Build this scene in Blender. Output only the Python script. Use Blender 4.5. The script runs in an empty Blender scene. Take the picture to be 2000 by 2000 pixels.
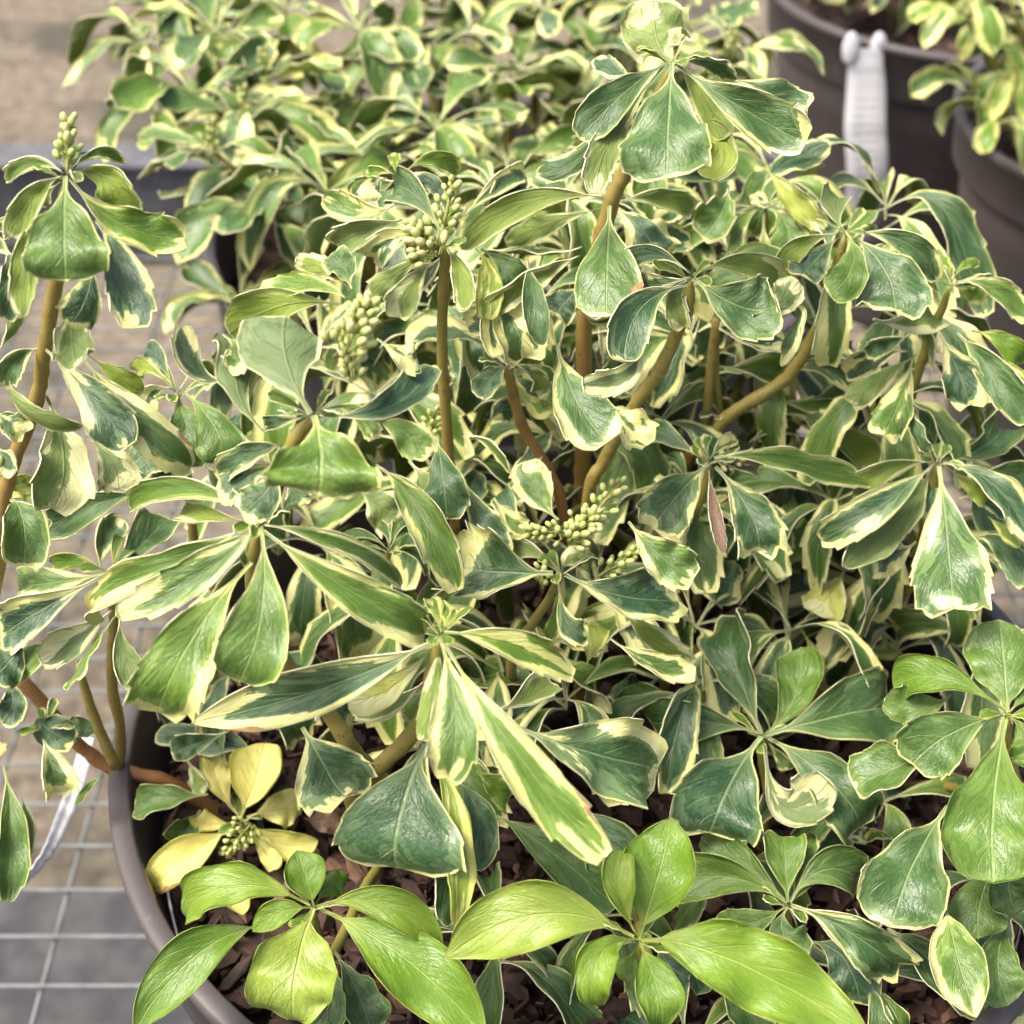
import bpy, math, random
import numpy as np
from mathutils import Vector, Matrix

S = bpy.context.scene
R = math.radians
random.seed(7); np.random.seed(7)

# ------------------------------------------------------------------ camera, sky, sun, exposure
F = 3078.0                      # focal length in pixels of the 2000 px wide photograph
PITCH = R(38)
CAM = Vector((-.026, -.35, .5956))
FW = Vector((0, math.cos(PITCH), -math.sin(PITCH)))
UP = Vector((0, math.sin(PITCH), math.cos(PITCH)))
RT = Vector((1, 0, 0))
cd = bpy.data.cameras.new('camera'); cam = bpy.data.objects.new('camera', cd)
S.collection.objects.link(cam); S.camera = cam
cam.location = CAM; cam.rotation_euler = (R(90) - PITCH, 0, 0)
cd.sensor_width = 36; cd.lens = 36 * F / 2000; cd.clip_start = .01; cd.clip_end = 400
cd.dof.use_dof = True; cd.dof.focus_distance = .40; cd.dof.aperture_fstop = cd.lens / 3.3

W = bpy.data.worlds.new('World'); S.world = W; W.use_nodes = True
nt = W.node_tree; sky = nt.nodes.new('ShaderNodeTexSky'); sky.sky_type = 'NISHITA'; sky.sun_disc = False
SUN_EL, SUN_AZ = R(62), R(-105)          # azimuth measured from +y towards +x
sky.sun_elevation = SUN_EL; sky.sun_rotation = SUN_AZ
sky.air_density = .7; sky.dust_density = 6.0; sky.ozone_density = .0
bg = nt.nodes['Background']; bg.inputs[1].default_value = .115
nt.links.new(sky.outputs[0], bg.inputs[0])
sl = bpy.data.lights.new('sun', 'SUN'); sl.energy = 1.5; sl.angle = R(20); sl.color = (1, .97, .90)
so = bpy.data.objects.new('sun', sl); S.collection.objects.link(so)
sd = Vector((math.sin(SUN_AZ) * math.cos(SUN_EL), math.cos(SUN_AZ) * math.cos(SUN_EL), math.sin(SUN_EL)))
so.rotation_euler = sd.to_track_quat('Z', 'Y').to_euler()
vs = S.view_settings; vs.view_transform = 'Standard'; vs.look = 'None'; vs.gamma = 1; vs.use_curve_mapping = False
vs.exposure = 1.45
S.cycles.use_denoising = True
S.cycles.max_bounces = 4; S.cycles.diffuse_bounces = 3; S.cycles.transmission_bounces = 2; S.cycles.glossy_bounces = 2
S.cycles.caustics_reflective = False; S.cycles.caustics_refractive = False

# ------------------------------------------------------------------ helpers
def ray(px, py):
    return FW + RT * ((px - 1000) / F) + UP * ((1000 - py) / F)
def at_y(px, py, Y):
    d = ray(px, py); return CAM + d * ((Y - CAM.y) / d.y)
def at_z(px, py, Z):
    d = ray(px, py); return CAM + d * ((Z - CAM.z) / d.z)
def at_d(px, py, D):
    return CAM + ray(px, py) * D
def depth(p): return (p - CAM).dot(FW)

def link(name, data, parent=None):
    o = bpy.data.objects.new(name, data); S.collection.objects.link(o)
    if parent is not None: o.parent = parent
    return o
def tag(o, label=None, cat=None, group=None, kind=None):
    if label: o['label'] = label
    if cat: o['category'] = cat
    if group: o['group'] = group
    if kind: o['kind'] = kind
    return o
def empty(name, loc):
    # the Empty marks the base; its children keep world coordinates through the inverse matrix
    o = bpy.data.objects.new(name, None); S.collection.objects.link(o); o.location = loc
    o.empty_display_size = .02
    return o
def keep(o, parent):
    """parent o while its mesh stays in world coordinates (parents are only translated)"""
    o.parent = parent
    off = Vector((0, 0, 0)); p = parent
    while p is not None: off += p.location; p = p.parent
    o.location = o.location - off
    return o
def mesh(name, verts, faces, mats=(), smooth=True, midx=None):
    m = bpy.data.meshes.new(name); m.from_pydata([tuple(v) for v in verts], [], faces)
    for t in mats: m.materials.append(t)
    if midx is not None: m.polygons.foreach_set('material_index', midx)
    m.polygons.foreach_set('use_smooth', [smooth] * len(m.polygons))
    m.update(); return m

# ------------------------------------------------------------------ node helpers
class NT:
    def __init__(s, name):
        s.m = bpy.data.materials.new(name); s.m.use_nodes = True; s.t = s.m.node_tree
        s.b = s.t.nodes['Principled BSDF']; s.out = s.t.nodes['Material Output']
    def n(s, typ, **kw):
        k = s.t.nodes.new(typ)
        for a, b in kw.items(): setattr(k, a, b)
        return k
    def put(s, sock, v):
        if isinstance(v, bpy.types.NodeSocket): s.t.links.new(v, sock)
        elif v is not None: sock.default_value = v
    def math(s, op, a, b=None, c=None, clamp=False):
        k = s.n('ShaderNodeMath', operation=op, use_clamp=clamp)
        s.put(k.inputs[0], a); s.put(k.inputs[1], b); s.put(k.inputs[2], c)
        return k.outputs[0]
    def sstep(s, x, lo, hi):
        k = s.n('ShaderNodeMapRange', interpolation_type='SMOOTHSTEP')
        s.put(k.inputs[0], x); s.put(k.inputs[1], lo); s.put(k.inputs[2], hi)
        return k.outputs[0]
    def rng(s, x, lo, hi, a, b):
        k = s.n('ShaderNodeMapRange'); s.put(k.inputs[0], x)
        for i, v in enumerate((lo, hi, a, b)): s.put(k.inputs[i + 1], v)
        return k.outputs[0]
    def xyz(s, x, y, z):
        k = s.n('ShaderNodeCombineXYZ'); s.put(k.inputs[0], x); s.put(k.inputs[1], y); s.put(k.inputs[2], z)
        return k.outputs[0]
    def noise(s, vec, scale=1., detail=2., rough=.5, col=False):
        k = s.n('ShaderNodeTexNoise'); s.put(k.inputs['Vector'], vec)
        k.inputs['Scale'].default_value = scale; k.inputs['Detail'].default_value = detail
        k.inputs['Roughness'].default_value = rough
        return k.outputs['Color' if col else 'Fac']
    def mix(s, f, a, b):
        k = s.n('ShaderNodeMix', data_type='RGBA')
        s.put(k.inputs[0], f); s.put(k.inputs[6], a if not isinstance(a, tuple) else a + (1,))
        s.put(k.inputs[7], b if not isinstance(b, tuple) else b + (1,))
        return k.outputs[2]
    def ramp(s, f, stops):
        k = s.n('ShaderNodeValToRGB'); s.put(k.inputs[0], f); e = k.color_ramp.elements
        while len(e) < len(stops): e.new(.5)
        for i, (p, c) in enumerate(stops): e[i].position = p; e[i].color = c + (1,)
        return k.outputs[0]
    def oattr(s, name): return s.n('ShaderNodeAttribute', attribute_type='OBJECT', attribute_name=name).outputs['Fac']
    def gattr(s, name): return s.n('ShaderNodeAttribute', attribute_type='GEOMETRY', attribute_name=name).outputs['Fac']
    def obj(s): return s.n('ShaderNodeTexCoord').outputs['Object']
    def geo(s): return s.n('ShaderNodeNewGeometry').outputs['Position']
    def bump(s, h, strength=.3, dist=.001):
        k = s.n('ShaderNodeBump'); k.inputs['Strength'].default_value = strength
        k.inputs['Distance'].default_value = dist; s.put(k.inputs['Height'], h)
        s.t.links.new(k.outputs[0], s.b.inputs['Normal']); return k.outputs[0]
    def set(s, **kw):
        for a, v in kw.items():
            s.put(s.b.inputs[a.replace('_', ' ')], v if not (isinstance(v, tuple) and len(v) == 3) else v + (1,))

# ------------------------------------------------------------------ materials
def leaf_material(name, under):
    t = NT(name)
    uv = t.n('ShaderNodeUVMap'); sep = t.n('ShaderNodeSeparateXYZ'); t.t.links.new(uv.outputs[0], sep.inputs[0])
    u = sep.outputs[0]; v = t.math('MULTIPLY_ADD', sep.outputs[1], 2., -1.); av = t.math('ABSOLUTE', v)
    edge = t.gattr('edge'); lat = t.gattr('lat')
    cream = t.gattr('cream'); tone = t.gattr('tone'); seed = t.gattr('seed'); brown = t.gattr('brown')
    sd = t.math('MULTIPLY', seed, 37.)
    c = t.math('SUBTRACT', u, t.math('MULTIPLY', av, .30))
    n1 = t.noise(t.xyz(t.math('MULTIPLY', c, 9.), t.math('MULTIPLY', v, 1.3), sd), 1.7, 5., .68)
    nlo = t.noise(t.xyz(t.math('MULTIPLY', u, 1.6), t.math('MULTIPLY', v, .9), t.math('ADD', sd, 11.)), 1.3, 1.)
    npa = t.noise(t.xyz(t.math('MULTIPLY', c, 5.5), t.math('MULTIPLY', v, 1.6), t.math('ADD', sd, 23.)), 1.2, 3., .6)
    nfi = t.noise(t.xyz(t.math('MULTIPLY', u, 30.), t.math('MULTIPLY', v, 13.), sd), 1.2, 3., .6)
    # width of the cream margin, wider towards the tip and on one side
    w = t.math('MULTIPLY', t.rng(nlo, .30, .72, -.30, 1.45), t.math('MULTIPLY_ADD', u, .95, .2))
    th = t.math('MULTIPLY', cream, w)
    jag = t.math('MULTIPLY', t.math('SUBTRACT', n1, .5), t.math('MULTIPLY_ADD', cream, 1.0, .05))
    e2 = t.math('SUBTRACT', t.math('ADD', edge, jag), th)
    mc = t.sstep(e2, .018, -.012)
    mthin = t.sstep(t.math('ADD', edge, t.math('MULTIPLY', t.math('SUBTRACT', n1, .5), .06)), .055, .02)
    mthin = t.math('MULTIPLY', mthin, t.sstep(cream, 0., .08))
    mc = t.math('MAXIMUM', mc, mthin)
    # pale grey-green feathering between the cream and the dark core
    mp = t.sstep(t.math('ADD', e2, t.math('MULTIPLY', t.math('SUBTRACT', npa, .5), .8)), .20, .165)
    mp = t.math('MULTIPLY', mp, t.math('MINIMUM', t.math('MULTIPLY', t.math('ADD', cream, .12), 3.), .85))
    mp = t.math('MAXIMUM', mp, t.math('MULTIPLY', t.sstep(npa, .54, .58), .32))  # sharp pale patches over the blade: wet sheen painted into the leaf colour
    # veins
    mid = t.math('MULTIPLY', t.sstep(lat, .045, .012), t.rng(u, 0., 1., 1., .35))
    fr = t.math('ABSOLUTE', t.math('SUBTRACT', t.math('FRACT', t.math('MULTIPLY', t.math('SUBTRACT', u, t.math('MULTIPLY', av, .42)), 4.6)), .5))
    side = t.math('MULTIPLY', t.sstep(fr, .045, .006), t.math('MULTIPLY', t.sstep(av, .95, .3), t.sstep(npa, .38, .6)))
    side = t.math('MULTIPLY', side, t.sstep(u, .12, .3))
    vein = t.math('MAXIMUM', mid, t.math('MULTIPLY', side, .85))
    base = t.sstep(u, .30, .04)
    tn = t.math('MULTIPLY', tone, .5)
    if not under:
        dark = t.ramp(tn, [(0., (.025, .074, .027)), (.25, (.085, .168, .022)), (.5, (.125, .245, .010)), (1., (.82, .75, .20))])
        pale = t.ramp(tn, [(0., (.155, .238, .105)), (.25, (.22, .33, .065)), (.5, (.22, .345, .04)), (1., (.84, .76, .25))])
        vc = t.ramp(tn, [(0., (.36, .46, .22)), (.5, (.46, .55, .12)), (1., (.72, .62, .22))])
        cr = t.mix(t.sstep(n1, .3, .7), (.87, .84, .40), (.83, .80, .24))
        cr = t.mix(t.math('MULTIPLY', t.sstep(tone, .3, 1.), .55), cr, (.48, .52, .06))
        gloss, spec = t.rng(npa, .3, .7, .20, .42), .55
        tr = .15
    else:
        dark = t.ramp(tn, [(0., (.140, .205, .075)), (.25, (.19, .27, .06)), (.5, (.26, .36, .03)), (1., (.78, .70, .20))])
        pale = t.ramp(tn, [(0., (.23, .30, .13)), (.5, (.33, .42, .07)), (1., (.80, .73, .25))])
        vc = t.ramp(tn, [(0., (.30, .36, .16)), (.5, (.40, .48, .12)), (1., (.66, .56, .20))])
        cr = t.mix(t.sstep(n1, .3, .7), (.74, .73, .42), (.66, .66, .26))
        gloss, spec = .50, .35
        tr = .24
    col = t.mix(t.math('MULTIPLY', t.sstep(nfi, .35, .7), .22), dark, pale)
    col = t.mix(mp, col, pale)
    col = t.mix(mc, col, cr)
    col = t.mix(t.math('MULTIPLY', vein, .68), col, vc)
    col = t.mix(t.math('MULTIPLY', base, .7), col, vc)
    # brown scorch near one margin of a few leaves
    bm = t.sstep(t.math('ADD', t.math('ADD', edge, t.math('MULTIPLY', t.math('SUBTRACT', n1, .5), .5)), t.math('MULTIPLY', t.math('ABSOLUTE', t.math('SUBTRACT', u, .80)), 2.2)), t.math('MULTIPLY', brown, .9), t.math('MULTIPLY', brown, .55))
    bm = t.math('MULTIPLY', bm, t.math('MULTIPLY', t.sstep(v, -.1, .1), t.sstep(brown, 0., .05)))
    bcol = t.mix(t.sstep(nfi, .35, .65), (.33, .13, .05), (.52, .33, .16))
    col = t.mix(bm, col, bcol)
    dead = t.sstep(brown, 1.2, 1.6)
    col = t.mix(dead, col, t.mix(t.sstep(nfi, .3, .7), (.16, .085, .05), (.40, .27, .17)))
    t.set(Base_Color=col, Roughness=gloss, Specular_IOR_Level=spec)
    h = t.math('ADD', t.math('MULTIPLY', vein, -.6 if not under else .8), t.math('ADD', t.math('MULTIPLY', nfi, .30), t.math('MULTIPLY', npa, .9)))
    nb = t.bump(h, .7, .0010)
    trn = t.n('ShaderNodeBsdfTranslucent'); t.t.links.new(t.mix(.35, col, (.45, .62, .10)), trn.inputs[0])
    ms = t.n('ShaderNodeMixShader'); ms.inputs[0].default_value = tr
    t.t.links.new(t.b.outputs[0], ms.inputs[1]); t.t.links.new(trn.outputs[0], ms.inputs[2])
    t.t.links.new(ms.outputs[0], t.out.inputs[0])
    return t.m
M_TOP = leaf_material('leaf_upper', False)
M_UND = leaf_material('leaf_underside', True)
def leaf_rim():
    t = NT('leaf_rim'); tone = t.gattr('tone'); cream = t.gattr('cream')
    a = t.mix(t.sstep(cream, 0., .1), (.20, .30, .07), (.85, .83, .52))
    t.set(Base_Color=t.mix(t.sstep(tone, .5, 1.), a, (.42, .50, .08)), Roughness=.45); return t.m
M_RIM = leaf_rim()
def stem_mat():
    t = NT('stem_bark'); r = t.oattr('ruddy'); u = t.gattr('along'); p = t.geo()
    n = t.noise(p, 160., 3.); n2 = t.noise(p, 45., 2.)
    g = t.mix(n, (.165, .185, .028), (.30, .28, .055)); b = t.mix(n, (.27, .115, .036), (.40, .20, .065))
    f = t.math('ADD', t.math('MULTIPLY', r, t.math('MULTIPLY_ADD', u, .9, .35)), t.math('MULTIPLY', t.math('SUBTRACT', n2, .5), .5), clamp=True)
    nd = t.math('MULTIPLY', t.sstep(t.gattr('node'), .6, 1.), .38)
    bl = t.sstep(t.noise(p, 420., 3., .7), .58, .68); col = t.mix(nd, t.mix(f, g, b), (.12, .06, .03)); col = t.mix(t.math('MULTIPLY', bl, .6), col, (.10, .05, .022))
    t.set(Base_Color=col, Roughness=.55); t.bump(t.math('ADD', n, n2), .5, .0010); return t.m
M_STEM = stem_mat()
def bud_mat():
    t = NT('flower_bud'); w = t.oattr('pink'); z = t.gattr('along')
    a = t.mix(z, (.26, .35, .06), (.52, .55, .18)); b = t.mix(z, (.38, .40, .11), (.62, .49, .30))
    t.set(Base_Color=t.mix(w, a, b), Roughness=.45); return t.m
M_BUD = bud_mat()
def simple(name, c1, c2, scale, rough=.6, bump=.3, dist=.002, detail=4.):
    t = NT(name); n = t.noise(t.geo(), scale, detail, .6)
    t.set(Base_Color=t.mix(t.sstep(n, .35, .65), c1, c2), Roughness=rough); t.bump(n, bump, dist); return t.m
def pot_mat():
    t = NT('taupe_plastic'); p = t.geo(); n = t.noise(p, 14., 4., .6); n2 = t.noise(p, 300., 2.)
    sp = t.noise(p, 75., 3., .7); dirt = t.math('MAXIMUM', t.sstep(n, .55, .72), t.sstep(sp, .60, .66))
    t.set(Base_Color=t.mix(t.math('MULTIPLY', dirt, .75), (.082, .070, .067), (.13, .11, .095)), Roughness=t.rng(n, .3, .7, .36, .55))
    t.bump(n2, .12, .0005); return t.m
M_POT = pot_mat()
M_SOIL = simple('potting_soil', (.018, .011, .008), (.07, .038, .024), 180., .95, .9, .003)
M_CHIP = simple('bark_chip', (.016, .008, .005), (.060, .029, .018), 90., .85, .6, .001)
M_CHIP2 = simple('pale_bark_chip', (.06, .030, .018), (.19, .105, .066), 90., .85, .6, .001)
def ground_mat():
    t = NT('sandy_ground'); p = t.geo(); a = t.noise(p, 3.5, 5., .65); b = t.noise(p, 40., 4., .7); c = t.noise(p, 1.3, 3.)
    col = t.mix(t.sstep(b, .36, .62), (.10, .080, .055), (.205, .168, .118))
    col = t.mix(t.math('MULTIPLY', t.sstep(a, .48, .62), .75), col, (.040, .038, .028))
    t.set(Base_Color=col, Roughness=.95); t.bump(b, .6, .01); return t.m
M_GROUND = ground_mat()
M_STRIP = simple('grey_strip', (.038, .039, .042), (.080, .080, .080), 22., .85, .3, .003)
M_METAL = simple('galvanised_steel', (.085, .085, .09), (.125, .125, .13), 60., .6, .1, .0005)
M_METAL.node_tree.nodes['Principled BSDF'].inputs['Metallic'].default_value = .0
M_WIRE = simple('green_grey_wire', (.10, .115, .108), (.17, .185, .178), 80., .45, .1, .0005)
def label_mat():
    t = NT('printed_label'); uv = t.n('ShaderNodeUVMap'); sp = t.n('ShaderNodeSeparateXYZ'); t.t.links.new(uv.outputs[0], sp.inputs[0])
    u, v = sp.outputs[0], sp.outputs[1]
    ln = t.math('LESS_THAN', t.math('FRACT', t.math('MULTIPLY', u, 24.)), .45)
    wd = t.math('GREATER_THAN', t.noise(t.xyz(t.math('MULTIPLY', v, 26.), t.math('FLOOR', t.math('MULTIPLY', u, 24.)), 0.), 1., 1.), .47)
    inx = t.math('MULTIPLY', t.math('GREATER_THAN', v, .2), t.math('LESS_THAN', v, .8))
    iny = t.math('MULTIPLY', t.math('GREATER_THAN', u, .22), t.math('LESS_THAN', u, .93))
    k = t.math('MULTIPLY', t.math('MULTIPLY', ln, wd), t.math('MULTIPLY', inx, iny))
    c = t.mix(t.math('MULTIPLY', k, .55), (.72, .73, .75), (.30, .31, .33))
    t.set(Base_Color=c, Roughness=.28)
    tr = t.n('ShaderNodeBsdfTranslucent'); t.t.links.new(c, tr.inputs[0]); ms = t.n('ShaderNodeMixShader'); ms.inputs[0].default_value = .35
    t.t.links.new(t.b.outputs[0], ms.inputs[1]); t.t.links.new(tr.outputs[0], ms.inputs[2]); t.t.links.new(ms.outputs[0], t.out.inputs[0])
    return t.m
M_LABEL = label_mat()

# ------------------------------------------------------------------ setting: ground, bench, pots
def sheet(name, x0, x1, y0, y1, z, mat):
    m = mesh(name, [(x0, y0, z), (x1, y0, z), (x1, y1, z), (x0, y1, z)], [(0, 1, 2, 3)], [mat], False)
    return tag(link(name, m), kind='structure')
GZ = -.60
sheet('ground', -60, 60, -40, 120, GZ, M_GROUND)
def box_vf(x0, x1, y0, y1, z0, z1):
    v = [(x, y, z) for z in (z0, z1) for y in (y0, y1) for x in (x0, x1)]
    f = [(0, 2, 3, 1), (4, 5, 7, 6), (0, 1, 5, 4), (2, 6, 7, 3), (0, 4, 6, 2), (1, 3, 7, 5)]
    return v, f
for (y0, y1) in ((-3.0, .575), (1.80, 2.13)):  # two low grey strips lying across the sandy ground
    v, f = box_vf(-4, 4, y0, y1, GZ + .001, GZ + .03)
    tag(link('ground_strip', mesh('ground_strip', v, f, [M_STRIP], False)), kind='structure')

bench = tag(empty('nursery_bench', (0, .3, GZ)), 'metal nursery bench with welded wire mesh top under the pots', 'bench')
def tube_vf(pts, rad, n=8, cap=True):
    P = np.array([tuple(p) for p in pts], float); k = len(P)
    T = np.gradient(P, axis=0); T /= np.linalg.norm(T, axis=1)[:, None] + 1e-12
    ref = np.array([.31, .77, .2]); ref -= T[0] * ref.dot(T[0]); ref /= np.linalg.norm(ref)
    V = []; A = np.arange(n) / n * 2 * math.pi
    for i in range(k):
        ref = ref - T[i] * ref.dot(T[i]); ref /= np.linalg.norm(ref); b = np.cross(T[i], ref)
        r = rad[i] if hasattr(rad, '__len__') else rad
        V.append(P[i] + r * (np.cos(A)[:, None] * ref + np.sin(A)[:, None] * b))
    V = np.concatenate(V)
    Fc = [(i * n + j, i * n + (j + 1) % n, (i + 1) * n + (j + 1) % n, (i + 1) * n + j) for i in range(k - 1) for j in range(n)]
    if cap: Fc += [tuple(range(n))[::-1], tuple(range((k - 1) * n, k * n))]
    return V, Fc
BX0, BX1, BY0, BY1 = -.75, .85, -.25, .80
v, f = tube_vf([(BX0, 0, 0), (BX1, 0, 0)], .0011, 6); cross = mesh('wire', v, f, [M_WIRE])
v, f = tube_vf([(0, BY0, 0), (0, BY1 + .02, 0)], .0011, 6); longw = mesh('wire', v, f, [M_WIRE])
y = BY0 + .0045
while y < BY1:
    o = link('wire', cross); o.location = (0, y, -.002); keep(o, bench); y += .0265
x = BX0 + .014
while x < BX1:
    o = link('wire', longw); o.location = (x, 0, -.0055); keep(o, bench); x += .05
def rail(y0, y1, z0, z1):
    v, f = box_vf(BX0 - .03, BX1 + .03, y0, y1, z0, z1)
    return keep(link('rail', mesh('rail', v, f, [M_METAL], False)), bench)
rail(.803, .835, -.04, .042); rail(.797, .838, .0425, .045)
rail(-.30, -.253, -.04, .02)
for lx in (-.7, .8):
    for ly in (-.275, .819):
        v, f = box_vf(lx - .02, lx + .02, ly - .015, ly + .015, GZ + .0, -.041)
        keep(link('leg', mesh('leg', v, f, [M_METAL], False)), bench)

def lathe(name, prof, mat, n=96):
    V = []; Fc = []; k = len(prof)
    for j in range(n):
        a = 2 * math.pi * j / n
        V += [(r * math.cos(a), r * math.sin(a), z) for r, z in prof]
    for j in range(n):
        for i in range(k - 1):
            a, b = j * k + i, ((j + 1) % n) * k + i
            Fc.append((a, b, b + 1, a + 1))
    return mesh(name, V, Fc, [mat])
def bevprof(p, r=.0012):
    return p
def make_pot(x, y, H, rad, label, soil_label=None):
    s = rad / .15
    e = tag(empty('plant_pot', (x, y, 0)), label, 'plant pot')
    lip = H - .036 * s
    body = [(.001, .003), (.106 * s, .003), (.109 * s, .005), (.110 * s, .012), (.1335 * s, lip - .030), (.1350 * s, lip - .028), (.1375 * s, lip - .008), (.1375 * s, lip + .004),
            (.1335 * s, lip + .004), (.130 * s, lip - .03), (.106 * s, .008), (.001, .008)]
    link('body', lathe('body', body, M_POT), e)
    rim = [(.1382 * s, lip - .002), (.1440 * s, lip - .0022), (.1448 * s, lip - .001), (.1472 * s, H - .006), (.1496 * s, H - .0050), (.1502 * s, H - .003), (.1500 * s, H - .0008), (.1490 * s, H),
           (.1445 * s, H), (.1437 * s, H - .0008), (.1432 * s, H - .003), (.1385 * s, lip + .001), (.1382 * s, lip - .002)]
    link('rim', lathe('rim', rim, M_POT), e)
    # soil
    sz = H - .026 * s; V = [(0, 0, sz + .004)]; Fc = []; nr, na = 14, 64
    for i in range(1, nr + 1):
        for j in range(na):
            r = .137 * s * i / nr; a = 2 * math.pi * j / na
            V.append((r * math.cos(a), r * math.sin(a), sz + .004 * math.sin(r * 90 + j * .9) * math.cos(j * 1.7 + i) + random.uniform(-.002, .002)))
    for j in range(na): Fc.append((0, 1 + j, 1 + (j + 1) % na))
    for i in range(nr - 1):
        for j in range(na):
            a = 1 + i * na; Fc.append((a + j, a + na + j, a + na + (j + 1) % na, a + (j + 1) % na))
    so_ = link('soil', mesh('soil', V, Fc, [M_SOIL])); so_.location = (x, y, 0)
    tag(so_, kind='structure')
    return e, sz
def make_chips(x, y, z, rad, n, label):
    V = []; Fc = []; mi = []
    for i in range(n):
        r = rad * math.sqrt(random.random()); a = random.uniform(0, 2 * math.pi)
        L = random.choice([random.uniform(.0008, .002), random.uniform(.002, .005), random.uniform(.003, .010)]); w = L * random.uniform(.10, .55); h = random.uniform(.0008, .0022)
        c = Vector((x + r * math.cos(a), y + r * math.sin(a), z + random.uniform(.001, .0075)))
        M = Matrix.Rotation(random.uniform(0, 6.28), 3, 'Z') @ Matrix.Rotation(random.uniform(-.5, .5), 3, 'X') @ Matrix.Rotation(random.uniform(-.45, .45), 3, 'Y')
        b = len(V); k = 6
        ring = [(L * math.cos(q) * random.uniform(.75, 1.1), w * math.sin(q) * random.uniform(.75, 1.15)) for q in [2 * math.pi * j / k for j in range(k)]]
        for zz, sc in ((-h, 1.), (h, .86)):
            V += [c + M @ Vector((p * sc, q * sc, zz + random.uniform(-.0004, .0004))) for p, q in ring]
        Fc.append(tuple(b + k + j for j in range(k)))
        Fc += [(b + j, b + (j + 1) % k, b + k + (j + 1) % k, b + k + j) for j in range(k)]
        mi += [1 if random.random() < .2 else 0] * (k + 1)
    return tag(link('bark_mulch', mesh('bark_mulch', V, Fc, [M_CHIP, M_CHIP2], False, mi)), label, 'mulch', kind='stuff')

P1 = (0., 0.); P2 = (-.023, .33); P3 = (.335, .45); P4 = (.285, .705)
pot1, SZ1 = make_pot(*P1, .24, .15, 'large taupe plastic pot in front, its rim showing at lower left')
pot2, SZ2 = make_pot(*P2, .24, .15, 'taupe plastic pot mostly hidden under the blurred plant behind')
pot3, SZ3 = make_pot(*P3, .24, .12, 'taupe plastic pot cut off by the right edge')
pot4, SZ4 = make_pot(*P4, .225, .14, 'taupe plastic pot behind with a white label strap on its rim')
make_chips(*P1, SZ1, .135, 4500, 'brown bark chips covering the soil of the front pot')
make_chips(*P3, SZ3, .105, 350, 'reddish bark chips in the pot at the right edge')
make_chips(*P4, SZ4, .125, 250, 'dark bark chips in the pot with the white strap')
make_chips(*P2, SZ2, .13, 200, 'bark chips in the hidden pot behind')

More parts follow.
